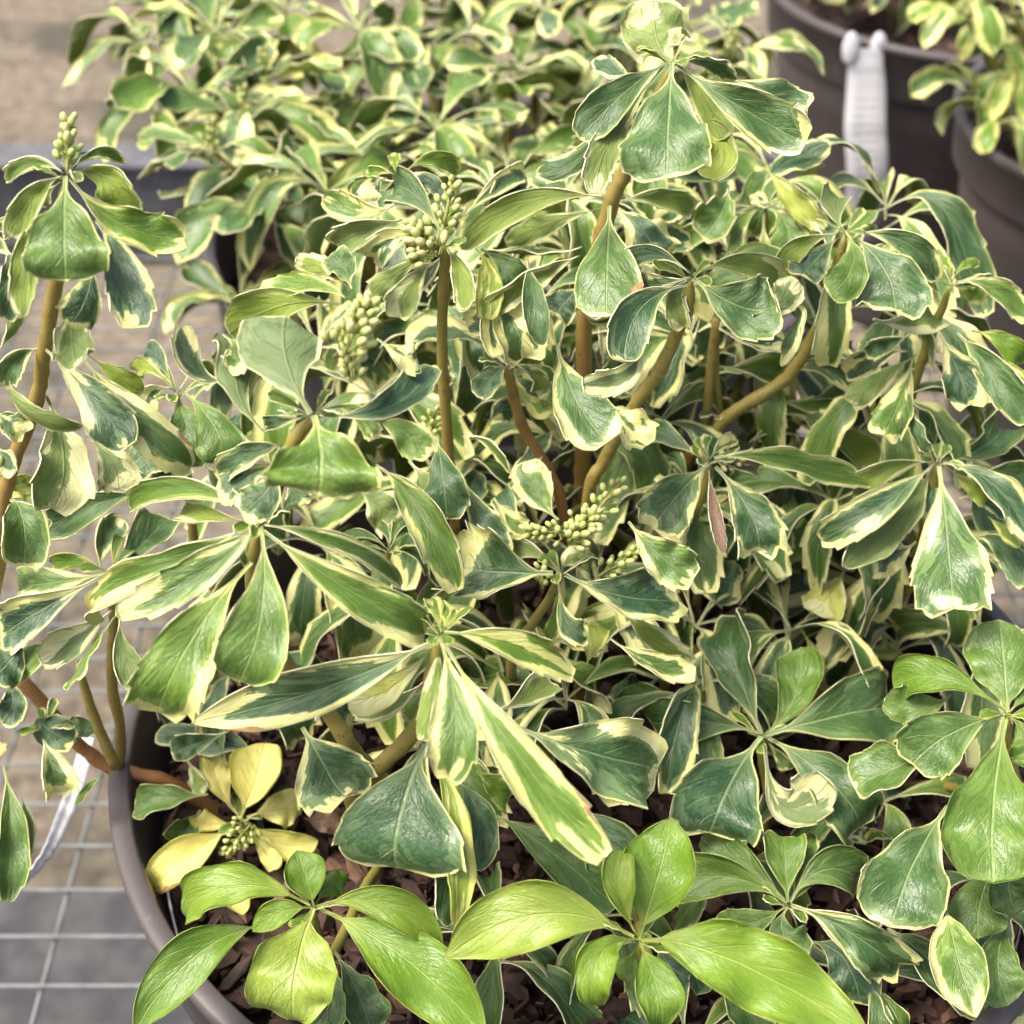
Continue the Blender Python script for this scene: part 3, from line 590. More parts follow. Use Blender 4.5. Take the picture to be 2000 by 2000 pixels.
# ------------------------------------------------------------------ the front plant, shoot by shoot
CR = dict(A=(0, 0), B=(650, 0), C=(1300, 0), D=(0, 650), E=(650, 650), F=(1300, 650), G=(0, 1300), H=(650, 1300), I=(1300, 1300))
HERO = '''
@ B 1830 335 .045 .45 .7 5.2 tall shoot with the topmost hanging leaves in the front pot | 1313,125 1240,300 1195,390 1165,520 1142,620 1140,850 1135,960
1830 345 1810 640 1800 945 410 t.15 c.07 f-.3 q-.2 d-6 r0
C 120 395 410 580 745 775 270 t.1 c.2 f.5 d-4
C 80 320 230 345 355 450 110 r55 c.2
C 330 420 560 500 750 620 250 d25 c.25 q1.6
1770 335 1570 500 1330 745 200 c.12 f.5 d-2
1690 390 1500 740 1420 1050 170 u t.5 d8 f.4
1500 560 1330 850 1080 912 130 c.4 d4
1640 420 1530 390 1415 310 120 c.3 d6
1800 340 1745 210 1735 50 330 c.42 t.4 u f-1.0 q.9 d-2 r0
C 60 560 270 760 180 870 230 u t.9 d14
C 90 330 180 480 330 760 160 u t.8 d18
@ B 1490 1110 .05 .45 .5 0 lower whorl of the tall central shoot with one scorched leaf |
1495 1115 1480 1400 1470 1690 310 t.3 c.12 b.42 f-.3 q-.3 d-10 r0
1410 965 1060 1090 700 1345 150 u t.45 f.5 d-8 c.1
710 1165 880 1010 1062 908 120 c.3 f.6 d-10
1350 1150 1150 1210 950 1300 130 u t.6 d2
1340 1330 1090 1370 780 1310 80 r60 c.2 t.5 d-3
1330 1380 1090 1500 770 1700 140 u t.5 c.3 d-9 f.5
1540 1070 1740 1070 1932 1140 140 u t.7 d8
1570 1130 1660 1240 1770 1390 290 c.35 d10
1340 1550 1260 1620 1190 1710 190 c.12 d-4 n4
1330 1600 1440 1735 1700 1590 70 r60 c.8 d-12
1490 1130 1700 1260 1932 1300 170 c.3 d16
@ C 136 1500 .015 .40 .45 4.0 shoot with curled cream-edged leaves right of the pot's middle | 1349,548 1338,610 1290,720 1240,790 1180,900 1150,970
B 1910 1405 1720 1375 1500 1475 130 c.12 f.5 d-6
B 1905 1480 1760 1530 1600 1530 120 c.4 f.8 d-4
B 1860 1630 1660 1660 1560 1960 220 c.12 d-5 q.3 w.3
E 1640 30 1600 220 1320 285 140 c.5 d-9 q.8 u
180 1490 370 1640 610 1690 330 t.1 c.1 f.3 q1.9 d-8 r0
470 1700 600 1640 690 1530 170 u c.6 q.6 d-14
185 1440 420 1430 710 1590 190 u t.6 d8 f.5
290 1770 470 1850 650 1850 150 c.8 d4
560 1640 720 1700 560 1930 130 r60 c.4 d14
140 1490 60 1600 90 1760 120 u t.5 d12
@ C 970 1250 .055 .42 .45 4.4 leaning shoot with broad grey-green leaves right of centre | 1651,458 1620,580 1582,670 1528,745 1440,800 1395,840 1330,930
990 1255 1010 1420 895 1580 180 t.45 c.06 d-8 f-.4 r0
1060 1280 1190 1470 1230 1700 350 t.15 c.08 d-3 r0 f-.3
1120 1720 1320 1730 1540 1640 200 u t.5 c.45 d-6 f.4
1080 1265 1300 1310 1470 1520 150 c.25 f.5 d3
890 1265 740 1320 640 1450 120 t.6 c.1 u d2
880 1300 810 1400 730 1500 210 c.1 d4
945 1240 910 1120 950 1000 160 t.2 q-1.6 c.1 u
1000 1250 1080 1230 1120 1240 60 t.6
@ C 540 1110 .10 .42 .4 3.0 slim shoot behind the leaning one with long arching petioles | 1496,405 1490,500 1470,640 1440,760 1390,860
525 1130 400 1220 385 1430 90 c.3 t.5
490 1105 270 1160 60 1250 130 c.2
480 1150 250 1220 60 1320 120 c.2 t.4
580 1130 660 1240 640 1430 220 t.3 c.1
530 900 690 1060 865 1235 140 u t1.1 c.5 n4
640 1110 740 1170 850 1260 110 u t.6
430 940 630 890 840 830 140 c.3 q1.5
-30 950 220 945 460 885 100 c.05 d-12
510 1240 560 1400 690 1560 140 u t.6
160 1010 80 1100 -60 1130 170 c.4
340 1000 300 1150 200 1260 200 c.1 t.2
380 780 330 860 250 900 150 u t.8
420 1010 480 1050 530 1110 90 c.9
@ C 1540 1530 .06 .40 .4 3.6 shoot at the right edge ending in a small tuft of new leaves | 1858,558 1812,672 1775,790 1765,900 1720,1010
1540 1480 1520 1430 1490 1395 50 t1 c.3
1560 1480 1610 1430 1690 1420 60 t1 c.3
1600 1510 1760 1550 1940 1730 140 t.5 c.3 d-5
1680 1545 1750 1535 1825 1520 60 c.8 d-3
1590 1550 1640 1580 1720 1580 110 t1 c.2
F 1480 15 1570 190 1640 385 210 c.3 d-4
F 1570 0 1760 210 1945 490 180 t.2 c.15 d-7
F 1650 -10 1810 50 1945 200 140 t.9 c.2
F 1780 130 1860 200 1950 290 80 t1 c.7
F 1320 10 1200 60 1080 110 110 c.2
F 1350 120 1160 250 1000 380 150 u c.2 t.4
F 1330 140 1270 350 1150 570 190 t.4 c.5
F 1300 100 1150 130 960 230 140 c.7 d8
F 1280 360 1340 500 1390 660 80 r50 c.2
@ F 1470 695 .02 .40 .45 3.8 right hand shoot whose long front leaf hangs with a cream tip | 1829,905 1815,994 1789,1103 1760,1165 1680,1225
1480 780 1520 1120 1550 1535 350 t.1 c.24 d-8 f-.3 r0 n4
1400 680 1180 740 985 860 130 u t.6
1390 735 1160 930 805 1125 200 c.5 d-4 f.4
1360 760 1270 980 930 1250 200 u t.3 d8 c.1
1560 695 1790 840 1945 1130 180 c.2 d-4
1560 760 1660 830 1750 890 120 u t1
1520 660 1720 610 1870 420 230 d14 c.05 t.3
1430 650 1430 540 1420 400 130 d18 c.1 t.3
1720 740 1830 750 1945 790 150 t.3 c.1 d12
1580 890 1700 895 1830 990 90 c.2
1740 990 1820 1070 1905 1155 70 t1.1 c.8
1640 1110 1800 1140 1945 1370 150 c.15 d12
1350 1125 1230 1200 1085 1215 210 c.4 d-2
1620 1160 1700 1230 1790 1315 110 c.2 d20
1390 880 1300 960 1230 1010 190 c.03 d16
1500 760 1430 860 1400 1000 130 c.3 d10
@ F 240 690 .02 .35 .45 3.2 short shoot with withered brown flower remains right of centre | 1387,905 1375,960 1345,1040
E 2010 745 1870 860 1725 1050 270 c.2 f.5 d-4 t.1
340 800 450 960 515 1185 230 c.25 d-4 r0
E 1940 690 1810 560 1650 480 150 c.12 d2
310 630 640 690 1095 850 160 c.2 t.4 d-8 f.6
220 840 260 960 312 1175 70 b2 d-6
230 650 215 600 235 555 60 t.5 c.3
240 660 300 610 375 575 80 c1 t.5
190 680 170 640 180 600 70 c.4 t.6
330 690 410 690 480 660 90 c1 b.5
320 700 410 720 530 745 80 b1.4 c.6
E 1932 880 1880 960 1840 1090 200 c.1 d14
120 990 220 1100 330 1200 260 c.05 d16
@ E 1230 1290 -.02 .35 .4 3.0 low shoot with green flower buds in the middle of the pot | 1096,1117 1077,1164 1034,1226 1000,1290
1085 1310 900 1290 700 1260 350 c.35 f1.0 d-6 k.2 t.1 r0
1300 1335 1560 1420 1885 1430 270 c.3 f.6 d-6 r0
1240 1300 1290 1220 1440 1255 200 u t.3 d3
1180 1240 1050 1170 930 1210 130 u t.2 d8
1595 1020 1740 1180 1940 1325 230 t.4 c.3 d-6
1215 1010 1110 880 1045 710 220 c.3 d10 t.3
1030 1075 950 950 865 800 150 c.15 d14
E 1190 1485 1260 1560 1390 1620 150 c.4
1150 1670 1320 1640 1490 1640 210 c.6 t.3 d4
1370 1790 1400 1680 1450 1515 140 t1.2 c1 b.3 d-6
1500 1650 1700 1770 1940 1850 150 c.8 t.4 d-2
1560 1500 1700 1620 1932 1800 150 u t.7 d14
@ E 580 1620 -.085 .45 .42 4.6 arching front shoot with long cream-streaked hanging leaves | 858,1242 845,1330 815,1420 740,1500 690,1570
640 1600 950 1680 1290 1850 200 c.75 t.5 d-3 b.25 f.4
G 2330 -80 1750 120 1085 290 340 c.55 t.05 f.4 d-4 b.3 e
H 580 -90 660 260 620 625 230 c.45 t.3 d-8 f.3 r0
H 650 0 1010 500 1455 1020 250 c.4 t.55 d-10 b.35 f.4
600 1610 560 1510 535 1435 90 c.8 t.8
640 1590 600 1520 555 1480 100 c.5 t1
590 1600 640 1540 650 1500 60 t1 c.4
H 985 330 1390 470 1830 560 430 c.33 t.1 d5 f.2 r0
H 890 245 1050 170 1200 60 190 u t.55 d16
H 500 10 320 110 95 185 190 u t1.4 c.8 d10
H 520 60 300 220 110 230 130 u t.3 d14
H 600 -60 540 130 500 420 120 u t.5 d6
H 780 170 840 260 770 380 120 c.5 t.6 d10
@ H 510 430 -.08 .45 .5 0 lower whorl of the arching shoot with one broad glossy leaf |
475 415 370 780 300 1190 620 t.1 c.05 f-.3 q-1.3 d-10 r0 v.05
560 610 660 820 690 1440 140 t1.1 c1 d-4 f.8
640 600 780 800 735 1085 230 c.04 d2
600 850 610 1130 665 1390 190 c.12 d0
770 570 870 640 985 730 170 t.9 c.3 d10
G 1630 335 1740 530 1850 740 390 c.2 t.15 d-2 f-.4 q1.3 r0
G 1700 300 1800 230 1930 330 190 c.5 d8
@ D 1400 1030 -.07 .50 .40 4.4 front left shoot with long drooping grey-green leaves | 507,1030 497,1100 500,1180 560,1300 640,1390 700,1480
1340 965 1000 840 565 960 150 t.5 c.15 f.6 d4
1260 1010 1110 980 965 955 130 u t.6 d8
1215 1045 900 1260 205 1505 200 c.5 t.5 f.7 d-3
1375 1000 1150 1260 680 1530 215 c.45 t.4 d-4 f.4
1355 1240 1040 1640 800 2140 340 t.5 c.2 d-8 f.25 n4 r0
1430 1085 1410 1500 1280 1900 310 t.5 c.1 d-6 f.3 r0
1475 1160 1890 1390 2390 1665 240 c.28 t.5 d-7 f.35
1490 1045 1790 1130 2260 1350 130 c.25 t.4 d-3 f.5
1320 1100 1310 1180 1350 1260 40 t.6
@ D 1690 440 -.06 .45 .42 3.8 flowering left shoot with upturned pale leaf undersides | 612,815 575,860 540,950 509,1025 0,0
1700 475 1730 660 1715 880 540 c.1 t.45 f-.35 q-.9 d-8 r0 n4
1640 430 1540 140 1545 -120 400 u c.12 f-.85 d-8 r0 q-.3 n4
1420 530 1270 260 1340 -80 200 u c.1 f-.5 d-3 r20
E 15 445 330 390 545 115 190 c.12 f.6 d-4
E 215 470 370 530 515 670 190 t.5 c.15 d2
1265 250 1060 215 990 -20 150 c.25 f.6 q.3 d3
A 1830 1640 1510 1650 1220 1810 260 u t.7 d16 c.1
A 1200 1800 1280 1900 1230 2000 150 t.4 d16
A 1870 1610 1700 1545 1425 1575 160 c.3 t.6 d10
A 1880 1570 1800 1470 1620 1420 130 u t.7 d14
B 100 1560 60 1450 -10 1345 190 c.15 t.3 d12
E 240 30 370 120 475 140 190 c.9 t.2 d6
E 0 380 120 420 240 600 110 t.5 c.3 d6 q1.5
1520 610 1380 650 1110 800 150 c.3 d12
1500 690 1350 770 1190 880 210 c.3 d14
1490 740 1440 850 1300 970 220 c.2 t.1 d10
1540 800 1590 870 1620 930 170 c.2 d12
1640 450 1520 480 1420 500 90 c.4 d8
@ A 350 950 -.02 .50 .95 4.2 tall left shoot topped with a spike of pale buds | 127,350 112,530 85,690 72,780 25,905 5,1000 0,1090 -20,1210 10,1290 80,1370 150,1450 220,1500 330,1530
360 965 345 1230 350 1495 380 t.4 c.07 f-.3 d-8 r0
440 990 640 1200 990 1290 220 t.7 c.25 f.6 d-2 q.3
420 915 580 960 700 1180 200 u t.7 d6
520 1190 650 1430 725 1770 230 c.4 d4
490 1410 470 1580 375 1770 210 c.45 d6
310 950 190 1050 60 1280 150 u t.7 d-2
230 1165 150 1350 100 1740 140 u t.6 d2
430 855 530 825 655 870 70 t.5 c.3
310 890 180 880 -20 985 90 t.4 c.2
410 1550 390 1800 430 2015 200 u t.3 c.3 d10
290 1040 250 1050 260 1100 60 t.5
130 1230 60 1210 0 1260 110 c.8 d10
20 1340 70 1470 20 1720 140 c.1 d14
130 1330 130 1500 70 1700 120 t.3 d18
0 1880 60 1780 160 1650 70 r50 t.5 d4
80 1400 0 1340 -60 1330 120 t.4 d10
@ D 230 90 -.02 .45 .45 0 lower whorl of the tall left shoot |
290 95 490 340 690 615 240 c.4 d-4 f.3
450 140 710 440 1060 770 220 c.45 t.2 b.25 d0
470 115 620 220 770 320 120 u t.9 d4
175 75 100 140 5 285 140 c.15 t.2
55 245 130 400 440 570 90 r45 u t.4 d-2
-30 420 50 480 135 540 160 c.6 t.2
250 340 340 650 300 950 310 u t.15 c.45 d14
470 560 600 700 640 840 250 u t.2 c.4 d18
-20 620 30 680 10 780 120 c.5 d4
60 900 120 1000 140 1260 250 c.1 d18 t.2
-30 900 60 850 170 830 150 t1 c.7 d22
30 960 150 1020 260 1010 130 c.1 t.2 d16
@ D 600 1280 -.02 .40 .42 3.4 low left shoot with spreading dark leaves | 214,1120 222,1200 218,1330 235,1420 232,1495 0,0
540 1330 260 1350 -30 1370 240 c.4 t.2 d-6
450 1390 210 1500 15 1630 250 c.35 d-10
530 1310 400 1230 240 1265 90 t.9 c.2
610 1275 760 1150 925 940 230 t.25 c.08 f.4
790 865 530 920 225 1065 200 c.06 d-2 t.1
630 1520 470 1740 385 1940 70 r50 t.5 c.3
650 1520 670 1740 800 1930 150 u t.2 c.1 d6
600 1500 430 1640 240 1780 180 u c.5 d-2
340 1640 170 1740 60 1790 190 t.7 c.1 d8
150 1640 60 1760 -30 1850 230 c.08 d10
420 1300 560 1140 640 1010 170 c.2 d16
300 1500 150 1480 0 1700 200 c.3 d6
@ D 960 330 .02 .40 .5 2.8 dark shoot half hidden behind the left leaves | 348,770 350,850 370,950 390,1100
930 305 1000 500 1050 730 200 c.03 t.3
1050 290 1150 500 1210 710 260 c.02 t.45 d-3
870 240 810 330 785 485 120 c1
900 280 800 190 700 240 110 u t.8
880 260 840 120 730 90 120 c.1 q-1.5
960 300 1080 190 1150 260 110 u t.7
760 480 780 640 820 760 230 c.1 d12
1100 700 1200 800 1350 820 200 c.1 d16
870 560 900 700 960 820 220 c.1 d14
1320 420 1250 500 1230 640 150 c.05 d10
@ E 300 1170 -.01 .30 .4 1.8 small narrow-leaved sprout deep in the centre | 758,1074 755,1140 760,1230
270 1150 150 1085 -10 1150 60 t.4 c.05
300 1150 290 1070 230 1020 55 t.4 c.05
320 1170 380 1075 475 1075 60 t.4 c.05
330 1190 430 1190 525 1315 45 t.4 c.05
290 1200 245 1270 310 1360 90 t.4 c.05
300 1140 330 1060 340 1010 40 t.4 c.05
@ E 940 180 .03 .40 1.1 3.6 central shoot with a folded cream leaf on a brown stem | 992,715 1000,760 1020,830 1060,900 1100,1000
B 880 1600 960 1720 1060 1930 210 c1 t.2 f1.1 d-6 r0
B 900 1560 850 1720 900 1930 120 c1 t.2 d-3 f.9
B 870 1790 640 1790 425 1850 190 c.4 f.3 d-4
60 1180 0 0 0 0 0
B 770 1340 850 1500 820 1760 140 t1.1 c1 d2
B 800 1345 930 1440 990 1570 180 c.06 t.1 d6
945 175 870 230 780 355 140 c.12
1100 130 1150 200 1160 260 60 t.6 c.5
1000 100 1130 110 1180 240 80 t.7 c.3
1000 190 1100 240 1100 330 100 u t.4 d8
560 560 590 760 610 1000 230 c.05 d4
235 715 470 950 665 1390 190 t.5 c.25 d-10 f.6
700 770 790 980 915 1195 180 c.3 d8
410 690 520 830 595 970 160 u t.3 d8
130 840 250 930 350 1020 270 u t.15 c.2 d12
700 560 850 600 945 760 60 r50 t.5
1020 320 1080 390 1165 380 120 t1 c.6 d12
870 890 950 1000 1035 1080 150 c.6 t.6 d4
990 330 1060 290 1150 330 140 c.3 d18
840 500 900 420 1000 430 150 c.4 d18
640 1000 720 900 760 760 160 c.1 d22
500 1130 560 1200 640 1380 230 c.05 d18
1210 60 1300 340 1480 615 270 c.25 t.1 d-14 f.3 r0
1470 380 1570 480 1685 615 220 c1 t.2 d-10
@ B 600 1320 .03 .40 .45 3.4 shoot behind with pinkish flower buds | 868,480 866,560 864,680 870,800
570 1155 430 1040 255 1000 200 t.2 c.1 d-2
700 1200 560 1010 400 990 90 c.2 d8
B 430 1370 320 1490 200 1600 120 u t.6
375 1185 190 1240 -10 1335 170 u t.3 c.2
445 1190 330 1290 175 1435 160 c.9
330 1105 180 1150 -20 1085 160 c.6 t.5 f.7
390 930 530 865 695 935 110 t.8 c.3
340 930 335 880 340 830 70 t.9 c.3
330 940 260 925 185 940 60 t.9 c.3
290 960 220 1000 200 1080 130 c.7
330 970 250 1000 20 1040 130 c.3 t.2 d10
620 1330 700 1500 720 1720 120 u t.5 d6
470 1430 420 1560 350 1700 170 u t.5 d12
1000 1180 1130 1130 1230 1160 140 t1 c.5 d16
820 1180 900 1060 1060 920 160 c.2 d14
650 1350 470 1500 230 1550 160 c.2 d14
1050 1400 1080 1600 1130 1850 130 c.05 d12 t.2
940 1600 870 1700 720 1750 170 c.2 d22
@ F 300 440 .06 .40 .4 3.0 woody forked shoot behind the withered flowers | 1409,809 1400,760 1395,690 1398,640
550 330 800 390 1000 265 140 c.4 t.4 q.6
480 420 830 420 1165 525 150 c.15 t.3
810 470 960 570 1185 700 190 u t.6 c.2
450 590 600 520 755 545 90 t.5 c.1
690 820 660 1040 600 1260 230 u t.3 c.02 d14
320 190 490 200 675 235 220 t.5 c.25 n4 d-10
870 700 960 760 1095 710 170 c.9 t.9
1080 600 1200 620 1310 600 70 c.5
90 1215 240 1310 390 1360 260 c.15 d-8
390 1330 430 1340 490 1270 200 u c.8 d-12 q.8
400 1390 620 1400 905 1290 240 c.4 d-8 f.5
370 1190 600 1220 810 1280 110 u t.4
960 1290 890 1400 800 1530 240 u t1.3 c.5
950 1540 1050 1610 1215 1590 120 u t1.2 c.4
1060 1640 1150 1720 1265 1680 120 t1.2 c.5
1590 1860 1590 1740 1605 1620 140 c1 u
830 1000 900 950 1040 1000 110 c.1
700 520 760 600 860 600 120 c.1 d10
640 60 780 100 920 60 140 t.3 c.1 d12
880 40 960 90 1040 70 110 c.1
-60 960 -20 1100 100 1150 150 c.3 d10
730 1600 800 1750 760 1850 120 u t1 d10
@ G 250 330 -.03 .45 .4 3.2 trailing side branch spilling over the left rim | 150,1290 180,1390 225,1497 0,0
200 160 230 320 395 420 190 c.1
170 460 280 550 310 695 190 c.4 t.2
0 80 70 180 0 300 150 c.1
20 540 60 900 20 1270 180 t.3 c.04 d4
100 680 150 880 95 1055 100 u t.2 d2
580 375 480 350 385 350 130 c.06 d2
560 590 480 650 415 750 40 t.4 c.1
0 380 -20 430 20 470 80 c.7
100 150 40 60 -20 0 180 c.1 t.2
@ G 1300 830 -.035 .10 .3 2.6 pale yellow sickly shoot beside the left rim | 471,1600 478,1640 490,1680
1285 800 1380 600 1420 400 270 t2 c0 e d-6 k.2
1255 745 1160 580 1210 380 180 t2 c0 e k.2
1215 880 1120 850 1065 785 110 t2 c0 e
1175 940 1000 1040 800 1215 210 t2 c0 e b.45 d-4
1400 790 1520 770 1625 800 200 t1.9 c0 e
1390 850 1520 960 1715 940 150 t1.8 c0 e d4
1260 1040 1290 1180 1310 1345 150 t1.9 c0 e
1390 960 1450 1030 1500 1090 100 t1.9 c0 e
1310 790 1340 600 1310 420 130 t2 c0 e d6 k.2
1120 695 920 720 715 775 180 t.2 c.05 d-4
1080 780 1010 880 950 960 180 t.2 c.04 d8
1010 510 1060 600 1110 690 100 u t.4 d10
1640 820 1730 830 1870 790 180 b2 d6
1500 1050 1600 1010 1700 980 80 c1 d6
1190 1140 1150 1180 1080 1200 150 c.8 t.8 d14
1340 440 1220 420 830 350 200 c.1 d-4
1240 350 1060 420 930 460 140 c.1 t.1 d-8
@ G 1690 1305 -.098 .15 .15 3.0 bright green rosette at the bottom left of the pot | 612,1780 620,1830 640,1880
1700 1295 1650 1150 1600 1000 250 t.75 c0 e f.5 k.2
1620 1265 1250 1190 858 1412 270 t.95 c0 e f.5 d-2
1650 1308 1510 1330 1362 1435 160 t1 c0 e f.4 d-4
1440 1395 1060 1560 730 1960 310 t.7 c0 e f.4 d4
1690 1320 1600 1620 1560 1975 470 t.98 c0 e f.25 d-6 r0
H -50 1285 290 1290 605 1560 220 t.95 c0 e f.5 d-4
H 10 1320 400 1590 820 2000 370 t.75 c.02 e f.4 d2 r0
H 10 1540 130 1760 210 1990 240 t.1 c.02 d8
1800 1600 1790 1780 1690 1960 200 t.15 c.03 d10
H -60 1240 0 1180 120 1170 170 t.85 c0 e d4
@ H 1650 1480 -.118 .10 .1 2.8 yellow-green rosette at the bottom centre of the pot | 1248,1846 1256,1880 1280,1930
1560 1420 1120 1340 625 1570 370 t1 c.02 e f.45 d0 r0
1645 1455 1750 1150 1830 830 400 t.98 c0 e f.5 k.1 r0
1630 1420 1540 1180 1600 985 210 t.98 c0 e f.4 k.1 d-4
1635 1465 1430 1580 1430 1915 240 t.95 c0 e f.4
1660 1515 1740 1720 1800 1985 250 t.85 c0 e f.4 r0
I -90 1490 360 1590 1060 1990 420 t1 c.02 e f.4 d-3 r0
1670 1490 1690 1460 1690 1500 50 t1
1640 1520 1600 1600 1520 1680 110 t.7 c0 d6
@ I 520 380 -.03 .15 .2 3.2 dark rosette with white-edged leaves right of the bottom | 1488,1442 1490,1490 1500,1560
F 515 2130 400 1850 290 1455 280 t.15 c.08 k.4 d-2 w.8 f.6
560 360 690 180 730 -90 250 t.4 c.02 k.5
575 370 930 270 1300 200 370 t.05 c.06 f.4 d-4 r0
480 325 180 300 -110 330 270 t.25 c.06 f.4
505 395 340 650 250 910 420 t.0 c.06 f.3 q-.9 d-6 r0
580 385 860 600 1110 900 330 t.0 c.07 f.4 d2
565 550 640 750 900 610 240 c.9 u f.8 d-10 q.8
540 400 620 500 660 560 90 t.5 d10
H 1760 60 1630 130 1520 60 220 c.12 d16
H 1920 230 1700 160 1580 250 150 t.3 c.05 d14
880 860 980 900 1100 920 90 c.9 d4
1260 950 1160 920 1080 940 70 t.6 c.4
@ I 660 1290 -.08 .15 .2 2.8 lower right dark rosette below the white-edged one | 1539,1772 1540,1830 1545,1890
630 1255 340 1140 -20 1180 260 t.35 c.03 f.4
625 1235 440 1080 220 960 180 t.25 c.03
660 1240 645 1080 640 860 240 t.45 c.05 k.4
700 1245 860 1100 1120 1180 260 t.3 c.03 f.5
715 1295 1000 1440 1305 1690 280 t.15 c.18 f.4 d-4
610 1325 480 1380 250 1420 180 t.3 c.05
650 1330 630 1440 770 1560 230 t.2 c.03
H 1740 1480 1820 1620 1932 1680 260 c.05 d12
270 1660 400 1800 520 1980 270 t.2 c.06 d4
760 1490 960 1580 1050 1860 270 c.06 d8
730 1230 740 1050 800 900 100 t.3 c.2 d4
0 1560 120 1640 260 1680 200 c.04 d12
1200 1420 1400 1570 1720 1890 250 t.05 c.06 d6
H 880 810 1160 990 1545 1310 270 t.2 c.02 f.4 d8
H 1300 770 1460 930 1500 1180 330 t.05 c.04 d14
H 400 1310 600 1330 790 1290 160 t.1 c.02 d14
@ I 1840 260 -.05 .20 .25 3.0 green rosette at the right edge of the pot | 1967,1398 1970,1450 1975,1560
F 1845 2020 1830 1850 1800 1545 330 t.35 c.02 k.4 r0
1810 195 1500 70 1220 110 240 t.55 c0 f.4
1800 265 1530 370 1330 530 300 t.33 c.04 f.4 r0
1820 365 1770 720 1765 1180 420 t.38 c0 f.3 d-4 n4 r0
1880 280 1960 400 1990 560 250 t.6 c0
1880 240 1960 150 2050 130 200 t.5 c0
1540 150 1390 230 1180 180 210 t.3 c.03 d8
1460 450 1260 540 1010 650 300 t.25 c.1 d4
1520 760 1340 1060 1215 1415 390 t.15 c.1 f.4 d6 r0
1505 1285 1570 1560 1670 1900 280 t.5 c.45 f.4 d-6 r0 e
1800 1040 1700 1250 1690 1470 290 t.3 c0 d8
1932 1080 1850 1180 1900 1340 230 t.3 c0 d4
1870 1330 1790 1580 1850 1830 270 t.2 c.02 d10
1700 1760 1830 1830 1950 1900 190 c.35 d12
1540 1520 1600 1650 1660 1720 200 t.2 d16
'''
def parse(s):
    out = []
    for ln in s.strip().splitlines():
        if ln.startswith('@'):
            h, st = ln[1:].split('|'); tk = h.split()
            ox, oy = CR[tk[0]]
            out.append(dict(cr=tk[0], hub=(ox + float(tk[1]) / 2.76, oy + float(tk[2]) / 2.76), Y=float(tk[3]), g=float(tk[4]), ruddy=float(tk[5]), r=float(tk[6]) * .00042, label=' '.join(tk[7:]),
                            stem=[tuple(float(q) for q in p.split(',')) for p in st.split()], leaves=[]))
        else:
            tk = ln.split(); c = out[-1]['cr']
            if tk[0] in CR: c = tk.pop(0)
            n = [float(q) for q in tk[:7]]
            if n[6] == 0: continue
            ox, oy = CR[c]; fl = {}
            for q in tk[7:]: fl[q[0]] = float(q[1:]) if len(q) > 1 else 1.
            out[-1]['leaves'].append([(ox if i % 2 == 0 else oy) + n[i] / 2.76 for i in range(6)] + [n[6] / 2.76, fl])
    return out
plant1 = tag(empty('pachysandra_plant', (P1[0], P1[1], SZ1)), 'large cream-edged variegated pachysandra filling the front pot', 'plant')
rs = random.Random(11)
last = None
STEMS = {}
for sh in parse(HERO):
    hub = sh['hub']; Y = sh['Y']; D = depth(at_y(*hub, Y))
    if sh['stem']:
        fork = sh['stem'][-1] == (0, 0)      # a side branch that grows from another shoot
        pts = [at_y(x, y_, Y) for x, y_ in sh['stem'] if (x, y_) != (0, 0)]
        p = pts[-1]
        # continue below the leaves down to the soil
        bx_, by_ = p.x, p.y
        rr = math.hypot(bx_, by_)
        if rr > .115: bx_, by_ = bx_ * .115 / rr, by_ * .115 / rr
        end = Vector((bx_ * .9, by_ * .5 + .02, SZ1 - .004))
        if fork: pass
        elif p.z > SZ1 + .03: pts += [p.lerp(end, .55) + Vector((0, 0, .004)), end]
        else: pts += [Vector((bx_, by_, SZ1 - .004))]
        last = make_stem(pts, sh['r'], sh['r'] * 1.25, plant1, sh['ruddy'], 10)
        last['label'] = sh['label']
    for lf in sh['leaves']:
        hero_leaf(last, hub, D, lf, sh['g'], rs)
    if sh['stem']: tuft(last, at_d(*hub, D), 4, .011, rs)
    STEMS[sh['label'][:12]] = (last, Y)
def stem_of(key): return [v for k, v in STEMS.items() if k.startswith(key)][0]
def spike(key, b, t, n, r, spread, pink, dd=0., start=.15):
    st, Y = stem_of(key); D = depth(at_y(*b, Y)) + dd
    make_buds(st, at_d(*b, D), at_d(*t, D + .001), n, r, spread, pink, start)
spike('tall left', (131, 338), (134, 235), 15, .00115, .55, .25, -.001, .2)
spike('flowering', (668, 700), (720, 590), 30, .00125, 1.0, .55, -.006, .1)
spike('flowering', (690, 740), (680, 690), 14, .0010, 1.2, .7, -.004, .0)
spike('shoot behind', (850, 500), (800, 440), 26, .00145, 1.0, .7, -.006, .0)
spike('shoot behind', (858, 480), (885, 355), 14, .0013, .8, .6, -.004, .2)
spike('low shoot', (1110, 1060), (1160, 1010), 30, .0013, 1.1, .35, -.004, .0)
spike('low shoot', (1130, 1040), (1215, 940), 16, .0012, .9, .4, .0, .1)
spike('low shoot', (1110, 1040), (1030, 1040), 14, .0011, .7, .15, .0, .2)
spike('low shoot', (1060, 1150), (1058, 1105), 7, .0011, .9, .05, -.006, .1)
spike('low shoot', (1170, 1125), (1240, 1078), 12, .0011, .6, .05, -.006, .1)
spike('central', (870, 760), (860, 710), 12, .0010, 1.1, .3, .004, .0)
spike('central', (840, 850), (850, 800), 12, .0010, 1.0, .2, .004, .0)
spike('short shoot', (1400, 900), (1450, 905), 7, .0010, 1.0, .9, -.002, .0)
spike('pale yellow', (490, 1610), (440, 1665), 34, .00095, 1.1, .0, -.010, .0)

